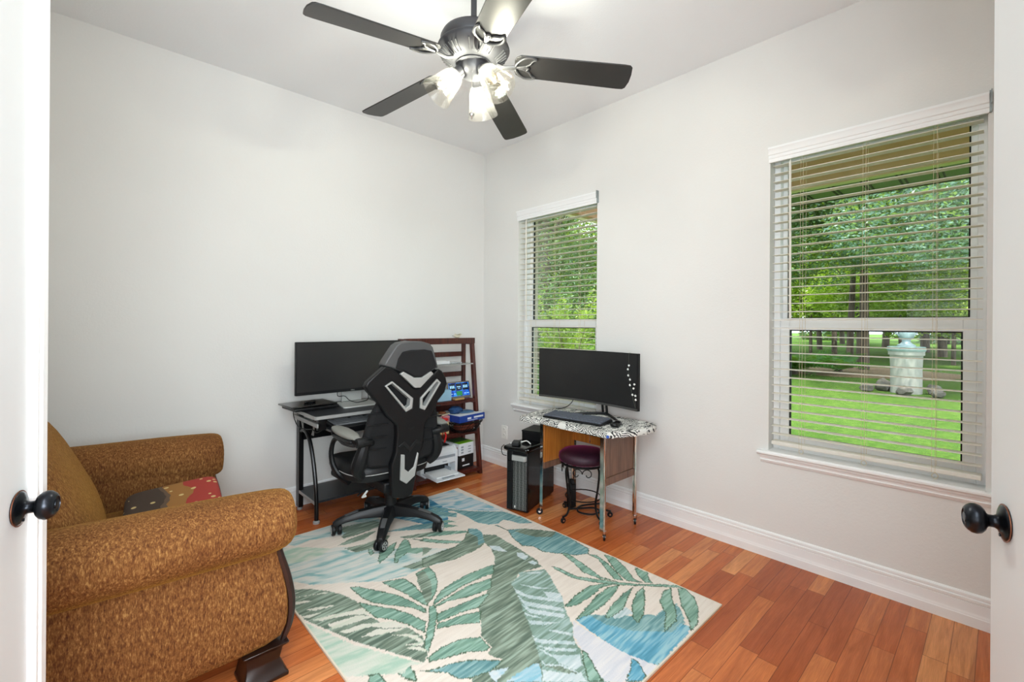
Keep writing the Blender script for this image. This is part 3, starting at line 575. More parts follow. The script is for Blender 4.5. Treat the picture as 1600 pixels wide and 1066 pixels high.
def armchair():
    r = thing('armchair', (.03, 2.28, 0), 'wide rust-gold chenille armchair with rolled arms and dark wood feet', 'armchair')
    YC = 2.28; hw = .54           # arm centre offset
    def arm(sg):
        yc = YC+sg*hw; rings = []
        def top(x): return .655+.04*max(0, (.38-x))                     # rises towards the back
        # section of the arm: roll on top, side panel below; points (dy outward, z)
        sec = []
        for k in range(15):
            a = math.radians(205-k*19.0); sec.append((.108*math.cos(a)*1.0, .108*math.sin(a)))   # from inner side over the top to outer bottom
        xs = [-.40, -.25, -.05, .15, .30, .44, .505, .535, .552]
        for x in xs:
            e = 1.0 if x < .50 else (0.97 if x < .52 else (.88 if x < .54 else .70)); zc = top(x)-.108
            wob = .004*math.sin(x*23)
            rings.append([(x, yc+sg*(q*e+.012), zc+w*e+wob) for q, w in sec]+[(x, yc+sg*(.03*e), zc-.115*e), (x, yc-sg*.08*e, zc-.12*e)])
        g = G().loft(rings); g.build('arm_roll', M_sofa, r, smooth=60, sub=1)
        g = G(); rings = []
        for z, o, fx in ((.105, .030, .522), (.17, .045, .540), (.26, .052, .545), (.34, .045, .532), (.42, .030, .515), (.50, .022, .500), (.56, .0, .49)):
            rings.append([(-.40, yc+sg*o, z), (.1, yc+sg*(o+.006), z), (fx-.04, yc+sg*(o+.002), z), (fx-.008, yc+sg*(o-.006), z), (fx, yc+sg*(o-.03), z), (fx, yc-sg*.06, z), (fx-.02, yc-sg*.09, z), (-.40, yc-sg*.09, z)])
        g.loft(rings); g.build('arm_panel', M_sofa, r, smooth=50, sub=1)
        # carved show-wood strip down the front edge
        p = smoothpath([(.502, yc+sg*.010, .49), (.512, yc+sg*.016, .42), (.532, yc+sg*.026, .34), (.545, yc+sg*.032, .26), (.542, yc+sg*.028, .18), (.522, yc+sg*.018, .115)], 5)
        g = G().tube(p, [.009+.006*math.sin(PI*i/(len(p)-1)) for i in range(len(p))], 8); g.build('front_trim', M_dark, r)
        # block foot
        g = G(); b = []
        for z, e in ((0, .0), (.012, .002), (.02, -.006), (.06, -.022), (.10, -.014), (.112, .0), (.118, .004)):
            x0, x1 = .395-e*.6, .535+e; y0, y1 = yc+sg*(.044+e), yc-sg*(.08)
            b.append([(x0, y0, z), (x1, y0, z), (x1, y1, z), (x0, y1, z)])
        g.loft(b); g.build('foot', M_dark, r, bevel=.004)
        g = G(); g.box(-.38, -.28, min(yc+sg*.03, yc-sg*.06), max(yc+sg*.03, yc-sg*.06), 0, .10); g.build('foot', M_dark, r, bevel=.006)
    arm(-1); arm(1)
    G().box(-.38, .495, YC-hw+.02, YC+hw-.02, .10, .30).build('seat_base', M_sofa, r, bevel=.03, seg=3)
    G().pillow((.09, YC, .31), (.82, 2*hw-.20, .19), 0, 5).build('seat_cushion', M_sofa, r, smooth=180)
    g = G(); rings = []
    for z, x0, x1 in ((.12, -.42, -.20), (.45, -.44, -.23), (.75, -.455, -.27), (.87, -.46, -.30), (.90, -.44, -.33)):
        rings.append([(x0, YC-hw-.02, z), (x0, YC+hw+.02, z), (x1, YC+hw+.02, z), (x1, YC-hw-.02, z)])
    g.loft(rings).build('back_frame', M_sofa, r, bevel=.035, seg=3)
    t = Matrix.Rotation(math.radians(-24), 4, 'Y')
    G().pillow((-.11, YC-.02, .620), (.25, 2*hw-.17, .58), 0, 3.6, 18, t).build('back_cushion', M_sofa, r, smooth=180)
    return r
armchair()
# printed throw pillow lying on the seat
def throw_pillow():
    m = N('printed_pillow'); co = m.coord((1, 1, 1)); v = m.n('ShaderNodeTexVoronoi', i_Scale=22.0); m.l(co, v.inputs['Vector']); sp = m.n('ShaderNodeSeparateXYZ'); m.l(co, sp.inputs[0])
    n1 = m.noise(co, 7, 2); d = m.math('ADD', sp.outputs[0], m.math('MULTIPLY', n1, .12))
    base = m.ramp(m.math('ADD', m.math('MULTIPLY', d, 2.0), .5), [(.25, lin((66, 52, 42))), (.54, lin((96, 76, 58))), (.58, lin((150, 104, 50))), (.70, lin((150, 104, 50))), (.74, lin((160, 54, 44))), (1, lin((160, 54, 44)))])
    m.t.nodes[-1].color_ramp.interpolation = 'CONSTANT'
    sm = m.math('LESS_THAN', v.outputs['Distance'], .2); c = m.mix(m.math('MULTIPLY', sm, .85), base, lin((214, 190, 130)))
    m.set(Base_Color=c, Roughness=.9); m.bump(m.noise(co, 300, 2), .3, .001)
    g = G(); g.pillow((0, 0, 0), (.34, .34, .075), 0, 7, 16, Matrix.Rotation(math.radians(7), 4, 'X'))
    g.m = 1; o = g.build('throw_pillow', [m.m, M_dark], smooth=180); o.location = (.30, 2.45, .432); o.rotation_euler = (0, math.radians(-5), math.radians(-6))
    tag(o, 'small brown and red print throw pillow on the armchair seat', 'pillow')
throw_pillow()

# ================================================================== gaming chair
M_blk = mat('black_plastic', (17, 18, 20), .42, bump=(140, .12), var=.15, spec=.32)
M_blk2 = mat('satin_black_leatherette', (21, 22, 24), .5, bump=(220, .22), var=.1, spec=.35)
M_gloss = mat('gloss_black', (12, 12, 13), .12, bump=(20, .01))
M_grey = mat('grey_leatherette', (76, 77, 78), .5, bump=(220, .2), var=.08)
M_arm = mat('arm_pad_grey', (136, 136, 130), .6, bump=(220, .2), var=.05)
M_silver = mat('silver_trim', (176, 178, 176), .42, .35, bump=(90, .08))
M_cloth = mat('charcoal_mesh_cloth', (34, 34, 35), .9, bump=(500, .5, .003), var=.15, spec=.2)
M_pipe = mat('light_piping', (170, 170, 168), .7, bump=(200, .1))
M_steel = mat('chrome', (214, 214, 212), .12, 1., bump=(20, .01))
HEAD = [(1.194, 1.002), (1.21, 1.034), (1.239, 1.078), (1.262, 1.110), (1.286, 1.125), (1.346, 1.132), (1.416, 1.129), (1.474, 1.114), (1.498, 1.090), (1.517, 1.044), (1.538, 0.986), (1.544, 0.971), (1.492, 0.95), (1.433, 0.922), (1.378, 0.925), (1.314, 0.961), (1.253, 0.982)]
HEADIN = [(1.262, 0.982), (1.274, 1.037), (1.298, 1.073), (1.35, 1.081), (1.436, 1.082), (1.485, 1.073), (1.515, 1.008), (1.526, 0.976), (1.487, 0.956), (1.429, 0.926), (1.380, 0.929), (1.312, 0.966)]
SHELL = [(1.198, 0.998), (1.238, 0.989), (1.288, 0.95), (1.383, 0.86), (1.423, 0.857), (1.506, 0.931), (1.545, 0.964), (1.572, 0.948), (1.601, 0.91), (1.613, 0.872), (1.601, 0.815), (1.558, 0.768), (1.542, 0.712), (1.477, 0.641), (1.478, 0.576), (1.477, 0.511), (1.455, 0.463), (1.446, 0.35), (1.428, 0.228), (1.383, 0.213), (1.346, 0.220), (1.296, 0.240), (1.288, 0.321), (1.276, 0.431), (1.298, 0.501), (1.300, 0.605), (1.293, 0.661), (1.229, 0.718), (1.181, 0.79), (1.107, 0.869), (1.092, 0.896), (1.104, 0.921)]
HOLEL = [(1.202, 0.89), (1.244, 0.913), (1.383, 0.805), (1.38, 0.746), (1.343, 0.73)]; HOLER = [(1.431, 0.8), (1.537, 0.904), (1.565, 0.88), (1.466, 0.725), (1.434, 0.74)]
INL = [(1.216, 0.888), (1.244, 0.902), (1.366, 0.800), (1.363, 0.765), (1.340, 0.752)]; INR = [(1.446, 0.796), (1.537, 0.888), (1.551, 0.878), (1.467, 0.748), (1.450, 0.756)]
SILV = [(1.288, 0.95), (1.306, 0.962), (1.378, 0.923), (1.429, 0.921), (1.487, 0.954), (1.505, 0.938), (1.422, 0.862), (1.387, 0.864)]
SILVU = [(1.328, 0.486), (1.352, 0.480), (1.358, 0.395), (1.385, 0.372), (1.418, 0.395), (1.436, 0.480), (1.444, 0.472), (1.428, 0.340), (1.376, 0.303), (1.333, 0.335)]
def gaming_chair():
    r = thing('gaming_chair', (1.365, 2.51, .01), 'black gaming swivel chair with silver-trimmed back and five casters at the desk', 'chair')
    X0, Y0 = 1.365, 2.51
    def slab(name, pts, yo, th, m, holes=(), bevel=.006, z_k=.12, smooth=35):
        """plate parallel to the reclined back"""
        g = G(); g.prism(pts, 'y', 0, th, holes)
        g.v = [(x, 2.36+yo-z_k*(z-.25)+y, z) for x, y, z in g.v]
        return g.build(name, m, r, bevel=bevel, smooth=smooth, seg=2)
    slab('back_shell', SHELL, 0, .045, M_blk, (HOLEL, HOLER), .008)
    slab('vent_trim', HOLEL, -.004, .04, M_silver, (INL,), .002); slab('vent_trim', HOLER, -.004, .04, M_silver, (INR,), .002)
    slab('headrest', HEAD, .004, .075, M_grey, (), .007)
    slab('headrest_panel', HEADIN, -.006, .02, M_cloth, (), .005)
    slab('back_badge', SILV, -.010, .02, M_silver, (), .003)
    slab('back_badge', SILVU, -.008, .02, M_silver, (), .003)
    # raised chevrons on the shell
    slab('shell_rib', [(1.315, .520), (1.345, .535), (1.385, .490), (1.425, .535), (1.455, .520), (1.462, .535), (1.425, .560), (1.385, .520), (1.345, .560), (1.308, .535)], -.006, .01, M_blk2, (), .003)
    slab('shell_rib', [(1.365, .630), (1.385, .618), (1.405, .630), (1.405, .638), (1.385, .627), (1.365, .638)], -.004, .01, M_blk2, (), .002)
    # upholstered backrest in front of the shell (seen at both sides)
    MB_ = [(1.235, .84), (1.16, .70), (1.135, .60), (1.150, .48), (1.175, .42), (1.30, .40), (1.45, .40), (1.575, .42), (1.60, .48), (1.612, .60), (1.60, .70), (1.53, .84), (1.56, .96), (1.50, 1.08), (1.26, 1.08), (1.20, .96)]
    slab('backrest', MB_, .055, .055, M_cloth, (), .018)
    for s, (a, b) in ((-1, (1.14, 1.26)), (1, (1.50, 1.61))):
        for z in (.735, .67, .60, .53): G().tube([(a, 2.36+.05-.12*(z-.25), z), (b, 2.36+.047-.12*(z-.25), z-.004)], .004, 6).build('side_seam', M_blk2, r)
    # lower bolster wings wrapping the hips
    for s in (-1, 1):
        p = smoothpath([(X0+s*.215, 2.38, .60), (X0+s*.245, 2.39, .50), (X0+s*.25, 2.42, .42), (X0+s*.215, 2.44, .37)], 5)
        G().tube(p, [.02+.018*math.sin(PI*i/(len(p)-1)) for i in range(len(p))], 10).build('hip_bolster', M_blk2, r)
    # seat
    g = G(); rings = []
    for z, e in ((.315, -.045), (.33, -.01), (.365, 0), (.395, -.002), (.412, -.018), (.418, -.05)):
        P = []
        for k in range(28):
            a = 2*PI*k/28; c, s_ = math.cos(a), math.sin(a); sx = math.copysign(abs(c)**.55, c)*(.265+e); sy = math.copysign(abs(s_)**.55, s_)*(.245+e)
            dz = .02*(abs(sx)/.265)**2 if z > .39 else 0
            P.append((X0+sx, 2.655+sy, z+dz-(.03*max(0, (sy-.15)/.1) if z > .38 else 0)))
        rings.append(P)
    g.loft(rings).build('seat', M_blk2, r, smooth=50)
    g = G(); P = []
    for k in range(40):
        a = 2*PI*k/40; c, s_ = math.cos(a), math.sin(a); P.append((X0+math.copysign(abs(c)**.55, c)*.267, 2.655+math.copysign(abs(s_)**.55, s_)*.247, .372))
    g.tube(P, .0025, 5, closed=True).build('seat_piping', M_pipe, r)
    # folded foot rest under the front of the seat
    G().cbox((X0-.16, 2.80, .285), (.10, .20, .04)).build('footrest', M_blk2, r, bevel=.015, seg=3)
    G().cbox((X0, 2.56, .285), (.20, .32, .06)).build('tilt_mechanism', M_blk, r, bevel=.01)
    g = G().tube([(X0+.0, 2.52, .275), (X0-.19, 2.50, .262), (X0-.215, 2.495, .25)], .005, 8); g.build('tilt_lever', M_blk, r)
    G().tube([(X0-.155, 2.50, .262), (X0-.195, 2.475, .242), (X0-.185, 2.455, .252)], .006, 8).build('lever_tip', mat('white_tip', (225, 225, 222), .4, bump=(40, .02)), r)
    # arms
    for s in (-1, 1):
        xa = X0+s*.285
        g = G(); rings = []
        for t in range(9):
            y = 2.36+.29*t/8; e = math.sin(PI*min(1, max(0, (t+.35)/8.7)))**.35; w, h_ = .042*e, .018*e; z = .612+.012*t/8
            rings.append([(xa+w*math.copysign(abs(math.cos(a))**.6, math.cos(a)), y, z+h_*math.copysign(abs(math.sin(a))**.7, math.sin(a))) for a in [2*PI*k/16 for k in range(16)]])
        g.loft(rings).build('arm_pad', M_arm, r, smooth=60)
        G().cbox((xa, 2.50, .588), (.060, .24, .022)).build('arm_plate', M_blk, r, bevel=.008)
        # curved bracket: forward post, bottom link and rear link to the back
        p = smoothpath([(xa, 2.37, .580), (xa-s*.005, 2.43, .565), (xa, 2.52, .560), (xa, 2.60, .570), (xa+s*.006, 2.655, .54), (xa+s*.012, 2.67, .47), (xa+s*.004, 2.655, .40), (xa-s*.025, 2.62, .34), (xa-s*.05, 2.56, .315)], 5)
        G().tube(p, [.018-.004*math.sin(PI*i/(len(p)-1)) for i in range(len(p))], 10).build('arm_bracket', M_blk, r)
        p = smoothpath([(xa, 2.39, .590), (xa-s*.01, 2.345, .59), (xa-s*.05, 2.335, .585), (xa-s*.085, 2.36, .575)], 5); G().tube(p, .019, 10).build('arm_hinge', M_blk, r)
        G().lathe([(0, -.03), (.024, -.028), (.026, -.02), (.026, .02), (.024, .028), (0, .03)], (xa-s*.02, 2.345, .588), 16, 'x').build('hinge_cap', M_blk2, r)
    # gas lift and star base
    G().lathe([(.040, .27), (.040, .19), (.036, .188), (.036, .13), (.048, .125), (.054, .10), (.054, .07), (.03, .065)], (X0, Y0, .01), 20).build('gas_lift', M_blk, r, smooth=30)
    for k in range(5):
        a = math.radians(232+72*k); c, s_ = math.cos(a), math.sin(a); m = Matrix.Translation((X0, Y0, .01)) @ Matrix.Rotation(a, 4, 'Z')
        g = G(); g.x = m; rings = []
        for x, zt, zb, w in ((.025, .136, .070, .034), (.10, .132, .078, .034), (.18, .122, .082, .031), (.25, .106, .072, .028), (.300, .090, .058, .024), (.325, .074, .056, .018)):
            rings.append([(x, -w, zb), (x, -w*.95, (zt+zb)/2), (x, -w*.55, zt), (x, w*.55, zt), (x, w*.95, (zt+zb)/2), (x, w, zb)])
        g.loft(rings); leg = g.build('base_leg', M_blk, r, bevel=.003)
        g = G(); g.x = m; g.add([(.185, -.014, .1245), (.185, .014, .1245), (.26, .012, .1055), (.26, -.012, .1055), (.185, -.014, .118), (.185, .014, .118), (.26, .012, .099), (.26, -.012, .099)], [(0, 3, 2, 1), (0, 1, 5, 4), (1, 2, 6, 5), (2, 3, 7, 6), (3, 0, 4, 7)])
        g.build('leg_inlay', M_grey, leg)
        ca = math.radians(205+13*k); g = G(); g.x = Matrix.Translation((X0+.305*c, Y0+.305*s_, .01)) @ Matrix.Rotation(ca-PI/2, 4, 'Z')
        for d in (-.017, .017): g.lathe([(0, -.010), (.028, -.010), (.031, -.006), (.031, .006), (.028, .010), (0, .010)], (d, 0, .031), 24, 'x')
        g.cbox((0, 0, .045), (.014, .034, .034)); g.lathe([(0, .03), (.007, .03), (.007, .062), (0, .062)], (0, 0, 0), 10)
        g.m = 1
        for d in (-.0275, .0275):
            for q in range(5):
                b = 2*PI*q/5; g.tube([(d, .004*math.cos(b), .031+.005*math.sin(b)), (d, .018*math.cos(b), .031+.018*math.sin(b))], .0022, 5)
            g.tube([(d, .020*math.cos(2*PI*q/20), .031+.020*math.sin(2*PI*q/20)) for q in range(20)], .0016, 5, closed=True)
        g.build('caster', [M_blk, M_silver], r)
    return r
gaming_chair()

# ================================================================== computer desk
M_desk = mat('black_desk_board', (34, 36, 40), .38, bump=(160, .1), var=.1)
M_edge = mat('grey_desk_edge', (150, 150, 148), .4, bump=(60, .05))
M_tube = mat('black_steel_tube', (16, 16, 18), .32, .3, bump=(60, .03))
def desk():
    r = thing('computer_desk', (1.36, 2.95, 0), 'black steel-framed computer desk with slide-out tray against the wall', 'desk')
    xl, xr = 1.06, 1.70
    g = G().box(.985, 1.775, 2.69, 3.14, .672, .690); g.build('desktop', M_desk, r, bevel=.002)
    G().box(.983, 1.777, 2.684, 2.690, .671, .6895).box(.979, .985, 2.684, 3.14, .671, .6895).build('desktop_edge', M_edge, r)
    for x in (xl, xr):
        s = -1 if x == xl else 1
        g = G().box(x-.015, x+.015, 3.14, 3.19, .02, .70); g.build('rear_post', M_tube, r, bevel=.003)
        p = [(x, 3.14, .52)]+smoothpath([(x, 3.10, .535), (x, 3.04, .525), (x, 2.98, .47), (x, 2.925, .36), (x, 2.885, .22), (x, 2.872, .10), (x, 2.870, .018)], 6)
        G().tube(p, .0125, 10).build('curved_leg', M_tube, r)
        G().lathe([(0, 0), (.02, 0), (.02, .012), (.013, .018), (0, .018)], (x, 2.870, 0), 14).build('leveler_foot', M_edge, r)
        G().lathe([(0, 0), (.016, 0), (.016, .012), (.012, .02), (0, .02)], (x, 3.165, 0), 14).build('leveler_foot', M_edge, r)
        # side rail and struts carrying desktop and tray
        G().box(x-.055 if s < 0 else x+.035, x-.035 if s < 0 else x+.055, 2.72, 3.13, .615, .640).build('side_rail', M_edge, r, bevel=.003)
        g = G()
        for y, y2 in ((2.80, 2.93), (3.00, 3.10)): g.tube([(x+s*.045, y, .615), (x, y2, .53)], .005, 6); g.tube([(x+s*.03, y+.02, .615), (x, y2+.02, .53)], .005, 6)
        g.build('side_strut', M_edge, r)
        G().box(min(x, x+s*.05), max(x, x+s*.05), 2.72, 2.75, .600, .672).build('tray_bracket', M_tube, r, bevel=.003)
    G().box(xl+.01, xr-.01, 2.68, 3.03, .588, .604).build('keyboard_tray', M_desk, r, bevel=.003)
    G().box(xl+.01, xr-.01, 2.666, 2.680, .575, .612).build('tray_front', M_tube, r, bevel=.004)
    G().box(xl, xr, 3.14, 3.16, .46, .57).build('modesty_panel', M_tube, r, bevel=.003)
    g = G().box(xl-.012, xr+.012, 2.875, 3.19, .118, .132); g.m = 1; g.box(xl-.014, xl-.010, 2.873, 3.19, .116, .134); g.build('lower_shelf', [M_desk, M_edge], r)
desk()
# keyboard builder
M_key = mat('dark_key_cap', (34, 35, 38), .55, bump=(100, .05)); M_keyl = mat('worn_key_top', (120, 122, 124), .5, bump=(100, .05))
def keyboard(loc, rz, L, D, label, cap, body, name='keyboard'):
    r = thing(name, loc, label, 'keyboard', None); m = Matrix.Translation(loc) @ Matrix.Rotation(rz, 4, 'Z')
    g = G(); g.x = m; g.add([(-L/2, -D/2, 0), (L/2, -D/2, 0), (L/2, D/2, 0), (-L/2, D/2, 0), (-L/2, -D/2, .011), (L/2, -D/2, .011), (L/2, D/2, .024), (-L/2, D/2, .024)], [(0, 3, 2, 1), (4, 5, 6, 7), (0, 1, 5, 4), (1, 2, 6, 5), (2, 3, 7, 6), (3, 0, 4, 7)])
    g.build('keyboard_body', body, r, bevel=.003)
    g = G(); g.x = m; n = 21; p = (L-.012)/n
    for row in range(6):
        y = -D/2+.009+row*(D-.016)/6+(D-.016)/12; z = .011+.013*((y+D/2)/D); k = 0
        while k < n:
            w = 5 if (row == 0 and k == 4) else 1
            if k in (15, 18) and True: k_gap = .15
            if not (row == 5 and k in (1, 6, 11)): g.cbox((-L/2+.006+(k+w/2)*p, y, z+.004), (p*w-.003, (D-.016)/6-.003, .008))
            k += w
    g.build('keys', cap, r)
    return r
keyboard((1.325, 2.775, .604), math.radians(0), .44, .145, 'black keyboard on the slide-out tray of the black desk', M_keyl, M_blk)

# ================================================================== monitors
def screen_mat(name):
    m = N(name); f = m.noise(m.coord((1, 1, 1)), 2.2, 2); m.set(Base_Color=m.ramp(f, [(.3, lin((26, 26, 27))), (.7, lin((36, 36, 36)))]), Roughness=.38); m.b.inputs['Specular IOR Level'].default_value = .6
    m.b.inputs['Coat Weight'].default_value = .15; return m.m
M_screen = screen_mat('matte_dark_screen')
def monitor_flat():
    r = thing('computer_monitor', (1.345, 3.0, .69), 'large flat widescreen monitor with a silver stand on the black desk', 'monitor')
    x0, x1, z0, z1, Y = .974, 1.705, .772, 1.109, 3.0
    G().box(x0, x1, Y, Y+.022, z0, z1).build('monitor_housing', M_blk, r, bevel=.004)
    G().box(x0+.2, x1-.2, Y+.022, Y+.05, z0+.06, z1-.06).build('rear_housing', M_blk, r, bevel=.01)
    G().box(x0+.009, x1-.009, Y-.0015, Y, z0+.020, z1-.008).build('screen', M_screen, r)
    fn = bpy.data.curves.new('logo', 'FONT'); fn.body = 'DELL'; fn.size = .012; fn.extrude = .0004; fn.align_x = 'CENTER'
    ft = bpy.data.objects.new('tmp_text', fn); lm = bpy.data.meshes.new_from_object(ft); bpy.data.objects.remove(ft); lm.materials.clear(); lm.materials.append(M_silver); fo = bpy.data.objects.new('monitor_logo', lm); COL.objects.link(fo); fo.parent = r; fo.rotation_euler = (PI/2, 0, 0); fo.location = (1.343-1.345, -.0022, z0+.005-.69)
    g = G().box(1.285, 1.425, Y+.04, Y+.052, .70, .95); g.build('stand_neck', M_silver, r, bevel=.004)
    G().prism([(1.21, 2.84), (1.235, 2.825), (1.43, 2.825), (1.455, 2.84), (1.47, 3.06), (1.25, 3.06)], 'z', .690, .699).build('stand_foot', M_silver, r, bevel=.003)
monitor_flat()
def cable(name, pts, rad, m, label, n=6, cat='cable'):
    return tag(G().tube(smoothpath(pts, n), rad, 6).build(name, m), label, cat)
M_cable = mat('black_cable', (14, 14, 15), .5, bump=(60, .03)); M_wcable = mat('white_cable', (220, 220, 216), .5, bump=(60, .03))
cable('monitor_cable', [(1.27, 3.07, .78), (1.25, 3.02, .745), (1.275, 2.97, .748), (1.30, 2.95, .72), (1.34, 2.93, .706), (1.41, 2.96, .704), (1.45, 2.99, .712), (1.48, 3.06, .75)], .0028, M_cable, 'black cable looping under the flat monitor on its silver foot')
cable('desk_cable', [(.992, 3.09, .684), (.966, 3.0, .65), (.968, 2.93, .60), (.99, 2.86, .59), (1.0, 2.78, .60), (1.012, 2.745, .585), (1.045, 2.73, .60), (1.10, 2.74, .612)], .0028, M_cable, 'thin black cable hanging off the left corner of the black desk')
# closed black laptop on a riser at the left of the desk
r = thing('laptop', (1.10, 3.0, .69), 'closed black laptop lying under the flat monitor at the desk corner', 'laptop')
m_ = Matrix.Translation((1.058, 2.985, 0)) @ Matrix.Rotation(math.radians(4), 4, 'Z')
g = G(); g.x = m_; g.cbox((.005, 0, .703), (.275, .20, .016)); g.build('laptop_base', M_blk, r, bevel=.004)
g = G(); g.x = m_; g.cbox((-.01, .005, .721), (.285, .21, .010)); g.build('laptop_lid', M_gloss, r, bevel=.004)
for a in (-.10, .10): g = G(); g.x = m_; g.cbox((a, 0, .7115), (.18*.4, .19, .004)); g.build('laptop_hinge', M_blk, r)
r = thing('webcam', (1.075, 2.98, .726), 'small black webcam lying on the closed laptop', 'webcam')
G().cbox((1.055, 2.98, .734), (.075, .022, .016), .2).build('camera_body', M_gloss, r, bevel=.006); G().cbox((1.055, 2.985, .7275), (.03, .03, .003), .2).build('camera_clip', M_blk, r, bevel=.001)

def monitor_curved():
    r = thing('curved_monitor', (2.50, 1.80, .63), 'black curved ultrawide monitor with V-shaped foot on the typing table', 'monitor')
    yc, hwid, R_ = 1.89, .408, 1.75; z0, z1 = .712, 1.058
    def cpt(y, d): # concave towards -x
        a = (y-yc)/R_; return (2.475-R_+(R_+d)*math.cos(a), yc+(R_+d)*math.sin(a))
    def curved(d0, d1, ya, yb, za, zb):
        rings = []; n = 24
        for i in range(n+1):
            y = ya+(yb-ya)*i/n; p, q = cpt(y, d0), cpt(y, d1); rings.append([(p[0], p[1], za), (q[0], q[1], za), (q[0], q[1], zb), (p[0], p[1], zb)])
        return G().loft(rings)
    curved(0, .02, yc-hwid, yc+hwid, z0, z1).build('monitor_housing', M_blk, r, smooth=30)
    curved(.02, .055, yc-.25, yc+.25, z0+.05, z1-.06).build('rear_housing', M_blk, r, smooth=30)
    curved(-.0015, 0, yc-hwid+.005, yc+hwid-.005, z0+.016, z1-.005).build('screen', M_screen, r, smooth=30)
    curved(-.0025, -.0005, yc-hwid+.001, yc+hwid-.001, z0, z0+.014).build('lower_bezel', mat('grey_bezel', (92, 92, 90), .35, .4, bump=(60, .03)), r, smooth=30)
    g = G()
    for d in (-.016, .016): g.tube([(2.545, 1.80+d, .64), (2.535, 1.81+d, .80)], .008, 8)
    g.box(2.515, 2.53, 1.76, 1.85, .78, .88); g.build('stand_post', M_blk, r)
    g = G()
    for e in ((2.375, 1.99), (2.355, 1.545)): g.tube(smoothpath([(2.555, 1.80, .640), (2.50, 1.80+(e[1]-1.8)*.3, .641), (e[0], e[1], .6345)], 5), [.009]*6+[.008]*3+[.0055]*2, 8)
    g.build('stand_foot', M_blk, r)
monitor_curved()
cable('power_cable', [(2.50, 2.02, .75), (2.47, 2.02, .70), (2.45, 2.05, .665), (2.44, 2.10, .646), (2.44, 2.14, .640)], .003, M_cable, 'black cable drooping behind the curved monitor onto the typing table')
# string of little white flowers hung over the corner of the curved screen
r = thing('flower_garland', (2.425, 1.53, 1.06), 'string of small white flowers draped over the curved monitor corner', 'garland')
M_petal = mat('white_petal', (240, 240, 236), .6, bump=(80, .05)); M_thread = mat('dark_thread', (90, 96, 84), .8, bump=(90, .05))
pts = smoothpath([(2.436, 1.541, 1.062), (2.428, 1.546, 1.055), (2.424, 1.546, 1.0), (2.423, 1.544, .95), (2.421, 1.536, .90), (2.419, 1.526, .85), (2.417, 1.512, .80), (2.415, 1.498, .755), (2.414, 1.490, .735)], 6)
G().tube(pts, .0008, 4).build('thread', M_thread, r)
for z, dy in ((.985, -.006), (.962, .002), (.925, .003), (.901, -.006), (.868, 0), (.850, -.022), (.812, -.004), (.808, -.024), (.784, -.020), (.875, -.032)):
    k = min(range(len(pts)), key=lambda i: abs(pts[i].z-z)); c = (pts[k].x-.004, pts[k].y+dy, z); g = G(); ax = random.random()*PI
    for q in range(4):
        b = ax+2*PI*q/4; g.tube([c, (c[0]-.003, c[1]+.0055*math.cos(b), c[2]+.0055*math.sin(b))], [.0012, .0032], 6)
    g.build('flower', M_petal, r)
# ================================================================== typing table
def printed_cloth():
    m = N('black_and_white_leaf_cloth'); co = m.coord(); w = m.noise(co, 14, 2); 
    v = m.n('ShaderNodeTexVoronoi', i_Scale=34.0, feature='DISTANCE_TO_EDGE'); mp = m.n('ShaderNodeMix', data_type='VECTOR'); m.l(co, v.inputs['Vector'])
    vc = m.n('ShaderNodeTexVoronoi', i_Scale=13.0); m.l(co, vc.inputs['Vector']); pa = m.n('ShaderNodeVectorMath', operation='SUBTRACT')
    wv = m.n('ShaderNodeTexWave', wave_type='RINGS', i_Scale=30.0, i_Distortion=5.0, i_Detail=1.0); wv.inputs['Detail Scale'].default_value = 1.4; m.l(vc.outputs['Position'], pa.inputs[1]); m.l(co, pa.inputs[0]); m.l(pa.outputs[0], wv.inputs['Vector'])
    t = m.math('GREATER_THAN', wv.outputs['Fac'], .56); e = m.math('MULTIPLY', v.outputs['Distance'], 0); blk = m.math('MAXIMUM', m.math('SUBTRACT', t, m.math('GREATER_THAN', w, .62)), e)
    m.set(Base_Color=m.mix(blk, lin((226, 226, 220)), lin((36, 38, 40))), Roughness=.75); m.bump(m.noise(co, 400, 2), .2, .001); return m.m
def veneer(name, c0, c1, c2):
    m = N(name); f = m.noise(m.coord((60, 60, 2.4)), 1.6, 5, .6, .6); m.set(Base_Color=m.ramp(f, [(.3, lin(c0)), (.5, lin(c1)), (.72, lin(c2))]), Roughness=.42); m.bump(f, .08, .001); return m.m
M_walnut = veneer('walnut_veneer', (74, 50, 38), (112, 80, 62), (136, 100, 80)); M_honey = veneer('honey_plywood', (150, 86, 30), (176, 106, 40), (192, 122, 50))
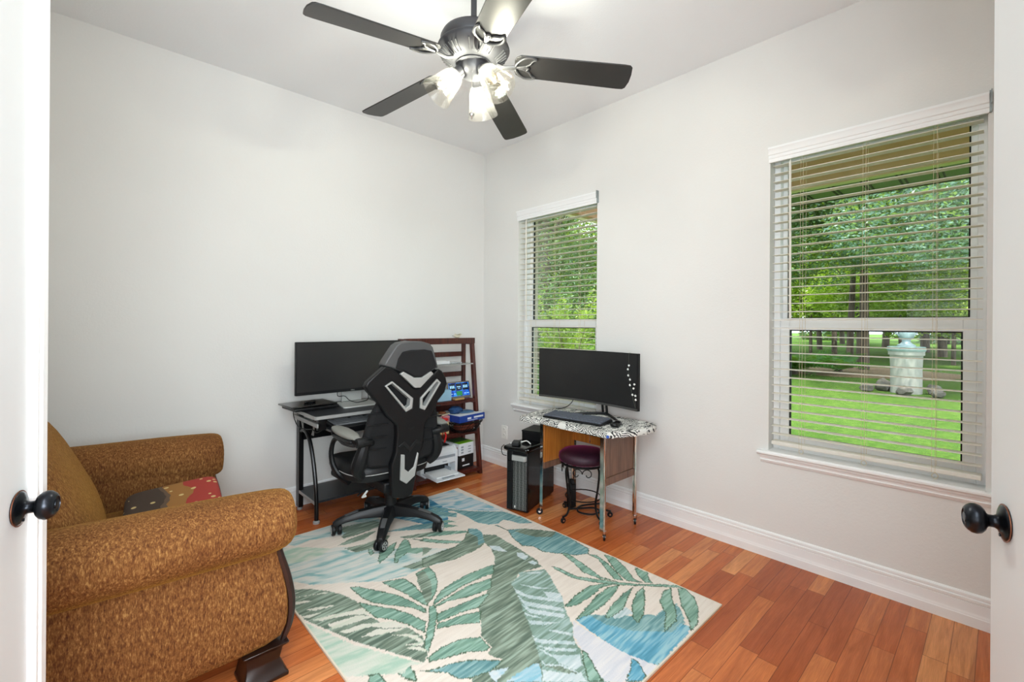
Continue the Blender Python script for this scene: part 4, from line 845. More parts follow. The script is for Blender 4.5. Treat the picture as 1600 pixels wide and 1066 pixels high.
def typing_table():
    r = thing('typing_table', (2.335, 1.785, 0), 'chrome-legged wooden typing table on casters with a black and white leaf-print cloth', 'table')
    top = [(2.137, 1.504), (2.19, 1.478), (2.26, 1.445), (2.335, 1.415), (2.44, 1.405), (2.54, 1.43), (2.565, 1.47), (2.57, 1.60), (2.57, 2.00), (2.56, 2.13), (2.50, 2.19), (2.40, 2.205), (2.25, 2.19), (2.135, 2.165), (2.105, 2.15), (2.112, 2.09), (2.137, 1.985)]
    G().prism([(2.34+(p[0]-2.34)*.955, 1.79+(p[1]-1.79)*.97) for p in top], 'z', .612, .628).build('tabletop', M_walnut, r, bevel=.003)
    g = G(); rings = []; c = (2.34, 1.79)
    def grow(d, z, wav=0):
        o = []
        P = smoothpath([(p[0], p[1], 0) for p in top+[top[0]]], 4)[:-1]
        for i, p in enumerate(P):
            q = Vector((p.x-c[0], p.y-c[1], 0)).normalized(); o.append((p.x+q.x*d, p.y+q.y*d, z+wav*math.sin(i*1.7)))
        return o
    rings = [grow(.003, .596, .003), grow(.006, .604, .002), grow(.006, .622), grow(.002, .6295), grow(-.02, .630)]
    g.loft(rings, caps=False); n = len(rings[0]); g.f.append([(len(rings)-1)*n+k for k in range(n)]); g.mi.append(0)
    g.build('patterned_cloth', printed_cloth(), r, smooth=50)
    tg = G(); tg.lathe([(0, 0), (.009, 0), (.008, .001), (0, .001)], (2.133, 1.49, .608), 12, d=(-.8, -.6, 0)); tg.build('blue_sticker', mat('blue_sticker_paper', (30, 80, 170), .5, bump=(60, .02)), r)
    # carcass
    def panel(nm, x0, x1, y0, y1, z0, z1, m): return G().box(x0, x1, y0, y1, z0, z1).build(nm, m, r, bevel=.002)
    panel('side_panel', 2.182, 2.488, 1.545, 1.560, .352, .606, M_walnut); panel('side_rail', 2.182, 2.488, 1.541, 1.562, .306, .350, M_walnut)
    panel('side_panel', 2.182, 2.488, 2.012, 2.028, .34, .606, M_honey); panel('side_rail', 2.182, 2.488, 2.010, 2.030, .30, .34, M_walnut)
    panel('back_panel', 2.470, 2.486, 1.562, 2.012, .44, .606, M_honey)
    g = G(); g.box(2.20, 2.21, 1.56, 2.01, .575, .606); g.build('front_rail', M_blk, r)
    g = G(); g.box(2.464, 2.470, 1.86, 1.868, .45, .60); g.build('slide_channel', M_steel, r)
    for x, y in ((2.174, 1.538), (2.496, 1.539), (2.178, 2.035), (2.496, 2.035)):
        sx = 1 if x < 2.3 else -1; sy = 1 if y < 1.8 else -1
        g = G(); g.box(x-.011, x+.011, y-.001, y+.001, .055, .600); g.box(min(x-sx*.011, x-sx*.009), max(x-sx*.011, x-sx*.009), min(y, y+sy*.024), max(y, y+sy*.024), .055, .600)
        g.tube([(x, y, .06), (x, y, .600)], .008, 8); g.build('leg', M_steel, r)
        g = G(); g.lathe([(0, .042), (.010, .042), (.012, .050), (.012, .060), (0, .060)], (x, y, 0), 12)
        a = .6 if y < 1.8 else 2.4; ux, uy = math.cos(a), math.sin(a)
        for d in (-.009, .009): g.tube([(x-uy*d, y+ux*d, .046), (x+.008*ux-uy*d, y+.008*uy+ux*d, .022)], .003, 6)
        g.m = 1; g.lathe([(0, -.005), (.019, -.006), (.0215, -.003), (.0215, .003), (.019, .006), (0, .006)], (x+.008*ux, y+.008*uy, .0217), 18, d=(-uy, ux, 0))
        g.m = 0; g.lathe([(0, -.0075), (.007, -.0075), (.007, .0075), (0, .0075)], (x+.008*ux, y+.008*uy, .0217), 10, d=(-uy, ux, 0))
        g.build('caster', [M_steel, M_blk], r)
typing_table()
keyboard((2.275, 1.825, .6305), math.radians(-97+14), .42, .145, 'black full-size keyboard on the leaf-print typing table', mat('slate_key_cap', (96, 101, 112), .5, bump=(100, .05)), M_blk)
r = thing('computer_mouse', (2.31, 1.555, .6305), 'black computer mouse beside the keyboard on the typing table', 'mouse')
G().pillow((2.31, 1.555, .646), (.062, .105, .036), math.radians(-75), 2.4, 12).build('mouse_body', M_gloss, r, smooth=180)
g = G().tube(smoothpath([(2.298, 1.555, .6645), (2.285, 1.556, .663), (2.278, 1.557, .657)], 3), .0022, 6); g.build('scroll_wheel', M_silver, r)

# ================================================================== stool
M_iron = mat('black_wrought_iron', (22, 22, 23), .35, .5, bump=(80, .05))
def velvet():
    m = N('burgundy_velvet'); f = m.noise(m.coord(), 120, 3); m.set(Base_Color=m.ramp(f, [(.3, lin((30, 5, 19))), (.7, lin((56, 9, 36)))]), Roughness=.6)
    m.b.inputs['Sheen Weight'].default_value = .6; m.b.inputs['Sheen Roughness'].default_value = .25; m.b.inputs['Sheen Tint'].default_value = (*lin((200, 50, 140)), 1); m.bump(f, .2, .002); return m.m
def stool():
    c = (2.352, 1.828); r = thing('vanity_stool', (*c, 0), 'small wrought-iron vanity stool with a round burgundy velvet seat under the typing table', 'stool')
    G().lathe([(0, .388), (.135, .388), (.152, .396), (.158, .415), (.154, .436), (.135, .452), (.10, .460), (.05, .463), (0, .464)], (*c, -.028), 36).build('seat_cushion', velvet(), r, smooth=60)
    g = G(); g.tube([(c[0]+.14*math.cos(2*PI*k/32), c[1]+.14*math.sin(2*PI*k/32), .352) for k in range(32)], .008, 6, closed=True); g.build('seat_ring', M_iron, r)
    angs = [176, 266, 318, 80]
    for a in (173, 263+52, 83, 258):
        b = math.radians(a); u = Vector((math.cos(b), math.sin(b), 0)); C = Vector((*c, 0))
        p = smoothpath([C+u*.132+Vector((0, 0, .355)), C+u*.150+Vector((0, 0, .32)), C+u*.138+Vector((0, 0, .22)), C+u*.118+Vector((0, 0, .12)), C+u*.135+Vector((0, 0, .055)), C+u*.165+Vector((0, 0, .040))], 5)
        g = G().tube(p, .0065, 8); g.build('leg', M_iron, r)
        w = C+u*.172; g = G().lathe([(0, -.006), (.016, -.006), (.018, 0), (.016, .006), (0, .006)], (w.x, w.y, .0182), 16, d=(-u.y, u.x, 0)); g.tube([w+Vector((0, 0, .046)), w+Vector((0, 0, .018))], .006, 8); g.m = 1
        g.lathe([(0, -.0075), (.006, -.0075), (.006, .0075), (0, .0075)], (w.x, w.y, .0182), 10, d=(-u.y, u.x, 0)); g.build('caster', [M_blk, M_steel], r)
        # scroll between legs under the ring
        b2 = b+math.radians(42); v = Vector((math.cos(b2), math.sin(b2), 0)); t = Vector((-v.y, v.x, 0)); O = C+v*.132
        for s in (-1, 1):
            q = []
            for k in range(22):
                th = k/21*1.9*PI; rr = .036*(1-k/30); q.append(O+t*s*(.034-rr*math.cos(th)*.95)*1.0+Vector((0, 0, .312+rr*math.sin(th)*s*0+rr*math.sin(th))))
            G().tube(q, .003, 6).build('scroll', M_iron, r)
    g = G(); g.tube([(c[0]+.112*math.cos(2*PI*k/24), c[1]+.112*math.sin(2*PI*k/24), .135) for k in range(24)], .004, 6, closed=True); g.build('stretcher_ring', M_iron, r)
stool()

# ================================================================== tower computer and boxes
def mesh_grille():
    m = N('perforated_grille'); v = m.n('ShaderNodeTexVoronoi', i_Scale=120.0, i_Randomness=.0); m.l(m.coord((1, 1, .8), rot=(.3, 0, 0)), v.inputs['Vector']); d = m.math('LESS_THAN', v.outputs['Distance'], .42)
    m.set(Base_Color=m.mix(d, lin((112, 114, 112)), lin((10, 10, 11))), Roughness=.4, Metallic=.4); return m.m
def tower():
    O = Vector((2.058, 2.232, 0)); ux = Vector((.046, -.138, 0)).normalized(); W_ = .150; D = .44; Hh = .395
    # local x = width across the front, local y = depth away from the room
    m = frame_xf(O, ux); r = thing('tower_computer', tuple(O), 'black tower computer with a silver handle and grille front standing on the floor', 'computer')
    g = G(); g.x = m; g.box(0, W_, .012, D, .012, Hh); g.build('case', M_gloss, r, bevel=.005)
    g = G(); g.x = m; g.box(0, .040, 0, .012, .012, Hh); g.box(.040, W_, .004, .012, .012, Hh); g.build('front_panel', M_blk, r, bevel=.003)
    g = G(); g.x = m; g.box(.046, W_-.006, -.001, .004, .02, Hh-.055); g.build('front_grille', mesh_grille(), r, bevel=.002)
    g = G(); g.x = m; g.prism([(.040, -.006), (.048, -.022), (W_-.012, -.022), (W_-.004, -.006), (W_-.004, .004), (.040, .004)], 'z', Hh-.052, Hh-.020); g.build('handle', M_silver, r, bevel=.003)
    g = G(); g.x = m; g.box(.058, .066, -.0015, 0, .03, .045); g.build('power_light', M_plate, r)
    g = G(); g.x = m
    for z in (.2, .26): g.box(.005, .034, -.0015, 0, z, z+.003)
    g.box(.008, .03, -.0015, 0, .33, .336); g.build('port_strip', M_gloss, r)
    for a, b in ((.01, .03), (W_-.04, .03), (.01, D-.06), (W_-.04, D-.06)):
        g = G(); g.x = m; g.box(a, a+.03, b, b+.03, 0, .012); g.build('foot', M_blk, r)
    # flat device on top, then the box behind it
    r2 = thing('media_player', tuple(O+Vector((0, 0, Hh))), 'flat glossy black device with rounded edges lying on top of the tower computer', 'device')
    g = G(); g.x = m @ Matrix.Translation((.070, .10, 0)) @ Matrix.Rotation(math.radians(-6), 4, 'Z'); g.box(-.085, .10, -.115, .11, Hh+.004, Hh+.034); g.build('device_body', M_gloss, r2, bevel=.012, seg=3)
    g = G(); g.x = m @ Matrix.Translation((.070, .10, 0)) @ Matrix.Rotation(math.radians(-6), 4, 'Z'); g.box(-.07, .085, -.10, .095, Hh, Hh+.004); g.build('rubber_foot', M_blk, r2)
    r3 = thing('storage_box', tuple(O+Vector((0, 0, Hh))), 'black box standing at the back on top of the tower computer', 'box')
    g = G(); g.x = m; g.box(-.01, .135, .235, .43, Hh, Hh+.078); g.build('box_body', M_blk, r3, bevel=.003)
    g = G(); g.x = m; g.box(-.012, .137, .233, .432, Hh+.078, Hh+.090); g.build('box_lid', M_blk2, r3, bevel=.002)
    P = lambda a, b, z: tuple(m @ Vector((a, b, Hh+z)))
    cable('charging_cable', [P(.01, .03, .042), P(.03, .06, .052), P(.06, .085, .046), P(.095, .10, .054), P(.13, .09, .040)], .004, M_wcable, 'short white cable lying on the black device on the tower')
    r4 = thing('power_adapter', P(.04, .05, .034), 'small black power adapter on the flat device atop the tower', 'adapter')
    g = G(); g.x = m; g.cbox((.045, .045, Hh+.046), (.05, .08, .024), .3); g.build('adapter_body', M_blk2, r4, bevel=.005)
    g = G().tube(smoothpath([P(-.02, .0, .038), P(-.03, -.02, .02), P(-.022, -.02, -.02), P(.0, -.006, -.03)], 5), .003, 6); g.build('lead', M_cable, r4)
tower()
# coiled cable on the floor beneath the typing table
cable('floor_cable', [(2.36, 1.95, .012), (2.44, 1.90, .010), (2.50, 1.85, .010), (2.48, 1.79, .010), (2.40, 1.80, .010), (2.37, 1.88, .012), (2.45, 1.93, .012), (2.56, 1.89, .010), (2.62, 1.84, .010)], .006, M_cable, 'thick black cable coiled on the floor under the typing table')
tag(G().cbox((2.42, 1.98, .08), (.05, .045, .16)).cbox((2.42, 1.98, .17), (.03, .03, .04)).build('power_supply', M_blk, bevel=.006), 'upright black power brick on the floor behind the stool', 'power supply')

# ================================================================== ladder shelf
M_mahog = veneer('dark_mahogany', (44, 16, 12), (74, 28, 20), (98, 44, 30))
def ladder_shelf():
    r = thing('ladder_shelf', (2.12, 3.08, 0), 'dark mahogany ladder shelf in the corner beside the black desk', 'shelf')
    global SHX; m = Matrix.Translation((2.41, 2.93, 0)) @ Matrix.Rotation(math.radians(-2.2), 4, 'Z') @ Matrix.Translation((-2.41, -2.93, 0)); SHX = m
    x0, x1 = 1.785, 2.425; yf = lambda z: 2.925+.13*z/1.115
    for x in (x0, x1-.028):
        g = G(); g.x = m; g.prism([(yf(0), 0), (yf(0)+.040, 0), (yf(1.115)+.036, 1.115), (yf(1.115), 1.115)], 'x', x, x+.028); g.build('front_post', M_mahog, r, bevel=.002)
        g = G(); g.x = m; g.box(x, x+.028, 3.175, 3.205, 0, 1.10); g.build('rear_post', M_mahog, r, bevel=.002)
        g = G(); g.x = m; g.box(x+.004, x+.024, yf(1.1)+.02, 3.19, 1.06, 1.112); g.build('top_side_rail', M_mahog, r, bevel=.002)
        for z in (.60, .345, .04):
            g = G(); g.x = m; g.box(x+.004, x+.024, yf(z)+.03, 3.18, z-.03, z); g.build('side_rail', M_mahog, r, bevel=.002)
    g = G(); g.x = m; g.box(x0, x1, yf(1.115)-.012, yf(1.115)+.012, 1.068, 1.116); g.build('top_rail', M_mahog, r, bevel=.002)
    for z, zt in ((.995, .965), (.825, .795), (.55, .51), (.27, .24)):
        g = G(); g.x = m; g.box(x0+.028, x1-.028, 3.185, 3.20, zt-.01, z); g.build('back_rail', M_mahog, r, bevel=.002)
    for k, z in enumerate((.905, .612, .357, .055)):
        g = G(); g.x = m; g.box(x0+.028, x1-.028, yf(z)+.002, 3.18, z-.014 if k else z-.007, z); g.build('shelf_board', M_mahog if k else glass_mat('shelf_glass', (.75, .82, .80), 1.0), r, bevel=.0015)
        if k == 0:
            g = G(); g.x = m; g.box(x0+.028, x1-.028, yf(z)-.002, yf(z)+.002, z-.010, z+.001); g.build('shelf_edge', M_edge, r)
        else:
            g = G(); g.x = m; g.box(x0+.028, x1-.028, yf(z)-.004, yf(z)+.012, z-.026, z-.014); g.build('shelf_lip', M_mahog, r, bevel=.002)
ladder_shelf()
def shelf_items():
    m = SHX
    def part(r, nm, M_, f, **k): g = G(); g.x = m; f(g); return g.build(nm, M_, r, **k)
    # bird figurine
    M_bone = mat('carved_bone', (208, 200, 180), .6, var=.12, bump=(90, .3))
    r = thing('bird_figurine', m @ Vector((2.26, 3.07, 1.117)), 'little carved bird figurine on the top rail of the ladder shelf', 'figurine')
    def f(g):
        g.loft([[(x, 3.058+w*math.cos(a)*.8, z+w*math.sin(a)*.62) for a in [2*PI*k/12 for k in range(12)]] for x, w, z in ((2.215, .003, 1.134), (2.228, .010, 1.131), (2.245, .020, 1.1285), (2.262, .022, 1.130), (2.276, .016, 1.134), (2.288, .009, 1.142), (2.300, .003, 1.147))])
    part(r, 'body', M_bone, f, smooth=70)
    part(r, 'wing', M_bone, lambda g: (g.add([(2.235, 3.05, 1.138), (2.27, 3.045, 1.139), (2.262, 3.02, 1.153), (2.235, 3.05, 1.141), (2.27, 3.045, 1.142), (2.262, 3.02, 1.156)], [(0, 1, 2), (3, 5, 4), (0, 3, 4, 1), (1, 4, 5, 2), (2, 5, 3, 0)]), g.add([(2.235, 3.07, 1.138), (2.27, 3.072, 1.139), (2.258, 3.10, 1.150), (2.235, 3.07, 1.141), (2.27, 3.072, 1.142), (2.258, 3.10, 1.153)], [(0, 1, 2), (3, 5, 4), (0, 3, 4, 1), (1, 4, 5, 2), (2, 5, 3, 0)])))
    part(r, 'beak', M_blk, lambda g: g.lathe([(.003, 0), (.0002, .011)], (2.214, 3.058, 1.134), 8, d=(-1, 0, -.05)))
    # papers on the glass
    M_paper = mat('white_paper', (236, 238, 240), .7, bump=(40, .05))
    for i, (x, y, a, n, lab) in enumerate(((2.085, 3.11, 3, .022, 'stack of white paper cards on the glass shelf'), (2.25, 3.12, -4, .006, 'thin clear folder lying right of the white cards on the glass shelf'))):
        r = thing('paper_stack' if not i else 'clear_folder', m @ Vector((x, y, .906)), lab, 'paper' if not i else 'folder')
        part(r, 'sheets', M_paper if not i else glass_mat('clear_plastic', (.92, .94, .96), 1.6), lambda g: g.cbox((x, y, .906+n/2), (.20 if not i else .13, .10, n), math.radians(a)), bevel=.001)
        part(r, 'cover', M_paper if not i else M_cloth_w, lambda g: g.cbox((x, y, .907+n), (.20 if not i else .13, .10, .0015), math.radians(a+(2 if not i else 0))))
    # tablet with glowing display
    r = thing('digital_frame', m @ Vector((2.285, 3.06, .613)), 'small digital display with glowing blue and green clock tiles on the ladder shelf', 'display')
    def tilt(g): g.x = m @ Matrix.Translation((2.287, 3.055, .618)) @ Matrix.Rotation(math.radians(-14), 4, 'X')
    def f(g): tilt(g); g.box(-.112, .112, 0, .010, 0, .138)
    part(r, 'frame', mat('grey_frame', (120, 116, 106), .4, .3, bump=(60, .03)), f, bevel=.003)
    ms = N('lit_display'); co = ms.coord(); sp = ms.n('ShaderNodeSeparateXYZ'); ms.l(co, sp.inputs[0])
    v = ms.n('ShaderNodeTexVoronoi', i_Scale=34.0); ms.l(co, v.inputs['Vector']); nn = ms.noise(co, 90, 2)
    col = ms.ramp(v.outputs['Color'], [(.2, lin((10, 30, 110))), (.5, lin((20, 80, 190))), (.8, lin((40, 130, 220)))]); ms.l(col, ms.b.inputs['Base Color']); ms.l(col, ms.b.inputs['Emission Color']); ms.b.inputs['Emission Strength'].default_value = .55; ms.b.inputs['Roughness'].default_value = .2
    def f(g): tilt(g); g.box(-.100, .100, -.001, 0, .018, .128)
    sc = part(r, 'screen', ms.m, f)
    def em(nm, c, s): k = N(nm); k.set(Base_Color=lin(c), Roughness=.3); k.b.inputs['Emission Color'].default_value = (*lin(c), 1); k.b.inputs['Emission Strength'].default_value = s; return k.m
    def f(g):
        tilt(g)
        g.m = 0; g.box(-.030, .026, -.0018, -.001, .022, .058)
        g.m = 2
        for x in (-.095, -.030, .034): g.box(x, x+.058, -.0016, -.001, .066, .122)
        g.m = 1
        for x in (-.088, -.072, -.056, .042, .058, .074): g.box(x, x+.010, -.002, -.001, .084, .106)
        g.box(-.020, .016, -.002, -.001, .092, .098); g.box(-.012, .010, -.002, -.001, .080, .084)
        for x in (-.09, -.06, .044, .072): g.box(x, x+.02, -.002, -.001, .036, .041)
    part(sc, 'display_tiles', [em('green_tile', (20, 120, 60), .5), em('pale_digits', (150, 200, 235), .8), em('dark_tile', (10, 24, 40), .2)], f)
    def f(g): g.box(2.20, 2.38, 3.06, 3.11, .613, .620)
    part(r, 'stand', M_blk, f, bevel=.002)
    # pale blue box and tissue, gold packet
    M_lb = mat('pale_blue_card', (150, 190, 214), .6, bump=(60, .05)); r = thing('tissue_box', m @ Vector((2.12, 3.05, .613)), 'pale blue tissue box on the ladder shelf left of the glowing display', 'box')
    part(r, 'carton', M_lb, lambda g: g.box(2.05, 2.178, 3.02, 3.14, .613, .700), bevel=.003)
    part(r, 'tissue', M_paper, lambda g: g.loft([[(2.115+w*math.cos(a)*1.5, 3.08+w*math.sin(a)*.6, z) for a in [2*PI*k/10 for k in range(10)]] for w, z in ((.018, .699), (.026, .712), (.020, .724), (.030, .733))]), smooth=60)
    r = thing('gold_packet', m @ Vector((2.24, 3.02, .613)), 'flat gold wrapped packet in front of the glowing display', 'packet')
    part(r, 'wrapper', mat('gold_foil', (186, 150, 90), .4, .3, bump=(30, .3), var=.2), lambda g: g.cbox((2.24, 3.012, .622), (.10, .045, .016), .1), bevel=.006)
    part(r, 'seam', M_mahog, lambda g: g.cbox((2.32, 3.012, .619), (.055, .04, .010), .05), bevel=.003)
    # third shelf
    M_pink = mat('pink_print', (196, 130, 140), .6, var=.3, vscale=60); M_crm = mat('cream_print', (226, 206, 150), .6, var=.15, vscale=40); M_red = mat('red_ribbon', (206, 30, 28), .45, bump=(60, .05))
    r = thing('gift_box', m @ Vector((2.08, 3.06, .358)), 'cream and pink patterned gift box with a red ribbon on the ladder shelf', 'box')
    part(r, 'carton', M_crm, lambda g: g.box(1.99, 2.14, 2.995, 3.13, .358, .455), bevel=.002); part(r, 'lid', M_pink, lambda g: g.box(1.986, 2.144, 2.991, 3.134, .455, .500), bevel=.002)
    part(r, 'ribbon', M_red, lambda g: (g.tube(smoothpath([(2.075, 2.985, .475), (2.085, 2.965, .44), (2.072, 2.955, .40), (2.080, 2.945, .36), (2.068, 2.940, .325), (2.06, 2.938, .310)], 5), .010, 8, flat=.4), g.pillow((2.055, 2.982, .480), (.05, .02, .025), .2), g.pillow((2.098, 2.982, .478), (.045, .02, .024), -.2), g.tube([(2.077, 2.990, .356), (2.077, 2.990, .5)], .007, 6, flat=.3)), smooth=60)
    r = thing('dark_tray', m @ Vector((2.05, 3.06, .501)), 'small dark tray on top of the gift box on the ladder shelf', 'tray')
    part(r, 'tray_base', M_blk, lambda g: g.box(1.97, 2.07, 3.0, 3.08, .501, .512), bevel=.004); part(r, 'tray_rim', M_steel, lambda g: g.box(1.968, 2.072, 2.998, 3.002, .506, .514))
    r = thing('craft_roll', m @ Vector((2.10, 3.07, .501)), 'brown wooden ring lying on folded paper above the gift box', 'ring')
    part(r, 'ring_body', mat('ring_wood', (140, 84, 50), .5, bump=(60, .1)), lambda g: g.tube([(2.11+.024*math.cos(a), 3.05+.024*math.sin(a), .520) for a in [2*PI*k/20 for k in range(20)]], .007, 8, closed=True), smooth=60)
    part(r, 'folded_paper', mat('beige_paper', (214, 200, 176), .7, bump=(30, .1)), lambda g: g.cbox((2.115, 3.055, .506), (.09, .08, .010), .3), bevel=.003)
    # wire basket with a ream box and blue cloth
    r = thing('wire_basket', m @ Vector((2.29, 3.03, .358)), 'black wire basket overflowing the right end of the ladder shelf', 'basket')
    def rr(w, d, z, n=36): return [(2.285+w*math.copysign(abs(math.cos(a))**.6, math.cos(a)), 3.00+d*math.copysign(abs(math.sin(a))**.6, math.sin(a)), z) for a in [2*PI*k/n for k in range(n)]]
    def f(g):
        for w, d, z in ((.10, .075, .362), (.118, .090, .386), (.132, .102, .410), (.143, .112, .434)): g.tube(rr(w, d, z), .0022, 5, closed=True)
        g.tube(rr(.146, .115, .444), .0045, 6, closed=True); A, B = rr(.10, .075, .362), rr(.146, .115, .444)
        for i in range(36): g.tube([A[i], B[(i+2) % 36]], .0018, 4)
        for i in range(0, 36, 4): g.tube([A[i], A[(18-i) % 36]], .0018, 4)
    part(r, 'wire_body', M_iron, f); part(r, 'handle', M_steel, lambda g: g.tube([(2.435, 2.97, .445), (2.446, 2.98, .455), (2.446, 3.02, .455), (2.435, 3.03, .445)], .004, 6))
    r = thing('yarn_bundle', m @ Vector((2.28, 2.99, .364)), 'reddish-brown bundle of yarn filling the black wire basket', 'yarn')
    part(r, 'yarn_ball', mat('rust_yarn', (120, 56, 36), .9, bump=(120, .5), var=.4, vscale=60), lambda g: (g.pillow((2.255, 2.99, .402), (.13, .12, .072), .3), g.pillow((2.325, 3.0, .404), (.11, .13, .072), -.3)), smooth=180)
    M_bbox = mat('blue_carton', (22, 62, 150), .4, bump=(60, .02)); M_cw = mat('carton_white', (228, 232, 238), .5, bump=(60, .02))
    r = thing('paper_ream_box', m @ Vector((2.29, 3.02, .450)), 'flat blue and white paper ream box lying on the wire basket', 'box')
    mr = m @ Matrix.Translation((2.285, 3.015, .4505)) @ Matrix.Rotation(math.radians(8), 4, 'Z')
    g = G(); g.x = mr; g.box(-.135, .145, -.11, .11, 0, .052); g.build('carton', M_bbox, r, bevel=.002)
    g = G(); g.x = mr; g.box(-.125, .135, -.10, .10, .052, .0535); g.m = 0; g.box(.02, .125, -.1115, -.11, .022, .036); g.box(-.05, -.01, -.1115, -.11, .020, .034); g.box(-.05, .06, -.1115, -.11, .010, .013); g.build('printed_label', M_cw, r)
    r = thing('cloth_cap', m @ Vector((2.24, 3.05, .505)), 'crumpled navy blue cap on top of the ream box', 'cap')
    M_navy = mat('navy_cotton', (30, 66, 112), .85, bump=(200, .4), var=.25, vscale=30)
    g = G(); g.x = mr; g.pillow((-.055, .03, .078), (.12, .10, .050), .5, 2.6, 16); g.v = [(x+.006*math.sin(z*170+y*60), y+.006*math.sin(x*140), z+.006*math.sin(x*120+y*150)) for x, y, z in g.v]; g.build('crown', M_navy, r, smooth=180); g = G(); g.x = mr; g.pillow((.03, .0, .060), (.15, .11, .014), -.2, 2.4, 10); g.build('brim', mat('blue_brim', (70, 110, 150), .8, bump=(200, .3)), r, smooth=180)
    # printer
    M_pw = mat('printer_white', (226, 230, 234), .4, bump=(60, .02)); M_pd = mat('printer_dark_glass', (26, 27, 30), .2, bump=(30, .01)); M_pg = mat('printer_grey', (150, 158, 166), .4, bump=(60, .02))
    r = thing('printer', m @ Vector((2.05, 3.05, .056)), 'compact white laser printer with its paper tray open on the bottom shelf', 'printer')
    part(r, 'printer_body', M_pw, lambda g: g.prism([(2.945, .14), (2.950, .225), (2.985, .262), (3.17, .268), (3.17, .056), (2.955, .056), (2.955, .070), (3.02, .072), (3.02, .14)], 'x', 1.90, 2.17), bevel=.006)
    part(r, 'top_glass', M_pd, lambda g: g.box(1.915, 2.145, 2.995, 3.165, .2675, .272), bevel=.002)
    part(r, 'side_cheek', M_pw, lambda g: g.prism([(2.945, .056), (2.940, .232), (2.985, .270), (3.17, .274), (3.17, .056)], 'x', 2.168, 2.188), bevel=.004)
    part(r, 'front_band', M_pg, lambda g: g.box(1.905, 2.165, 2.942, 2.95, .185, .205), bevel=.002)
    part(r, 'tray_slot', M_pd, lambda g: g.box(1.93, 2.145, 3.015, 3.02, .075, .138))
    part(r, 'logo_mark', M_pg, lambda g: g.box(2.05, 2.09, 2.9435, 2.946, .158, .163))
    part(r, 'paper_tray', M_pw, lambda g: (g.box(1.905, 2.155, 2.79, 3.01, .068, .078), g.box(1.905, 1.912, 2.80, 2.95, .078, .088), g.box(1.96, 2.10, 2.83, 2.86, .078, .081)), bevel=.002)
    part(r, 'paper', M_paper, lambda g: g.box(1.935, 2.125, 2.84, 3.01, .0785, .0865))
    part(r, 'paper_guide', M_pg, lambda g: (g.box(2.11, 2.118, 2.93, 3.01, .0866, .11), g.box(1.97, 2.08, 2.815, 2.835, .0785, .0815)))
    # green and white carton
    r = thing('cartridge_box', m @ Vector((2.33, 3.06, .056)), 'green-topped black and white carton standing right of the printer', 'box')
    M_lime = mat('lime_carton', (128, 196, 24), .45, bump=(60, .02)); M_dgr = mat('dark_green_carton', (40, 92, 40), .5, bump=(60, .02))
    bx = m @ Matrix.Translation((2.225, 2.975, .056)) @ Matrix.Rotation(math.radians(6), 4, 'Z'); M_kb = mat('carton_black', (22, 22, 24), .45, bump=(60, .02))
    g = G(); g.x = bx; g.box(0, .155, 0, .17, .108, .205); g.m = 1; g.box(0, .155, 0, .17, 0, .108); g.build('carton', [M_cw, M_kb], r, bevel=.0015)
    g = G(); g.x = bx; g.box(-.001, .156, -.001, .06, .205, .2075); g.m = 1; g.box(-.001, .156, .06, .171, .205, .2075); g.build('carton_top', [M_lime, M_dgr], r)
    g = G(); g.x = bx
    for k in range(3): g.box(.02, .045, -.0012, 0, .125+.022*k, .138+.022*k); g.box(.095, .125, -.0012, 0, .125+.022*k, .132+.022*k)
    g.m = 1; g.box(.03, .055, -.0012, 0, .06, .085); g.box(.035, .11, -.0012, 0, .02, .03); g.m = 2; g.box(-.0012, 0, .02, .09, .15, .175); g.build('printed_marks', [M_pg, M_cw, mat('carton_rust', (150, 70, 40), .5, bump=(60, .02))], r)
M_cloth_w = mat('clear_sleeve_edge', (206, 210, 212), .4, bump=(60, .02))
shelf_items()

# ================================================================== ceiling fan
M_fan = mat('dark_fan_metal', (72, 72, 74), .42, .6, bump=(60, .03)); M_fan2 = mat('pewter_fan_metal', (58, 58, 60), .5, .35, bump=(60, .05))
M_blade = mat('matte_black_blade', (46, 45, 44), .38, bump=(60, .06), var=.1, stretch=(1, 1, 1)); M_brk = mat('pewter_bracket', (84, 84, 84), .45, .5, bump=(60, .03))
def seeded_glass():
    m = N('seeded_shade_glass'); t = m.n('ShaderNodeBsdfTransparent'); t.inputs[0].default_value = (.97, .96, .93, 1); gl = m.n('ShaderNodeBsdfGlossy'); gl.inputs['Roughness'].default_value = .06
    tr = m.n('ShaderNodeBsdfTranslucent'); tr.inputs[0].default_value = (1, .97, .9, 1)
    lw = m.n('ShaderNodeFresnel'); lw.inputs[0].default_value = 1.5; b = m.n('ShaderNodeBump', i_Strength=.5, i_Distance=.003); m.l(m.noise(m.coord(), 120, 2), b.inputs['Height']); m.l(b.outputs[0], gl.inputs['Normal']); m.l(b.outputs[0], lw.inputs['Normal'])
    a = m.n('ShaderNodeMixShader'); a.inputs[0].default_value = .015; m.l(t.outputs[0], a.inputs[1]); m.l(tr.outputs[0], a.inputs[2])
    x = m.n('ShaderNodeMixShader'); m.l(m.math('MULTIPLY', lw.outputs[0], .4), x.inputs[0]); m.l(a.outputs[0], x.inputs[1]); m.l(gl.outputs[0], x.inputs[2]); m.l(x.outputs[0], m.out.inputs[0]); return m.m
FANC = (1.191, 1.514); FZ = 2.262; BULB_POWER = 14
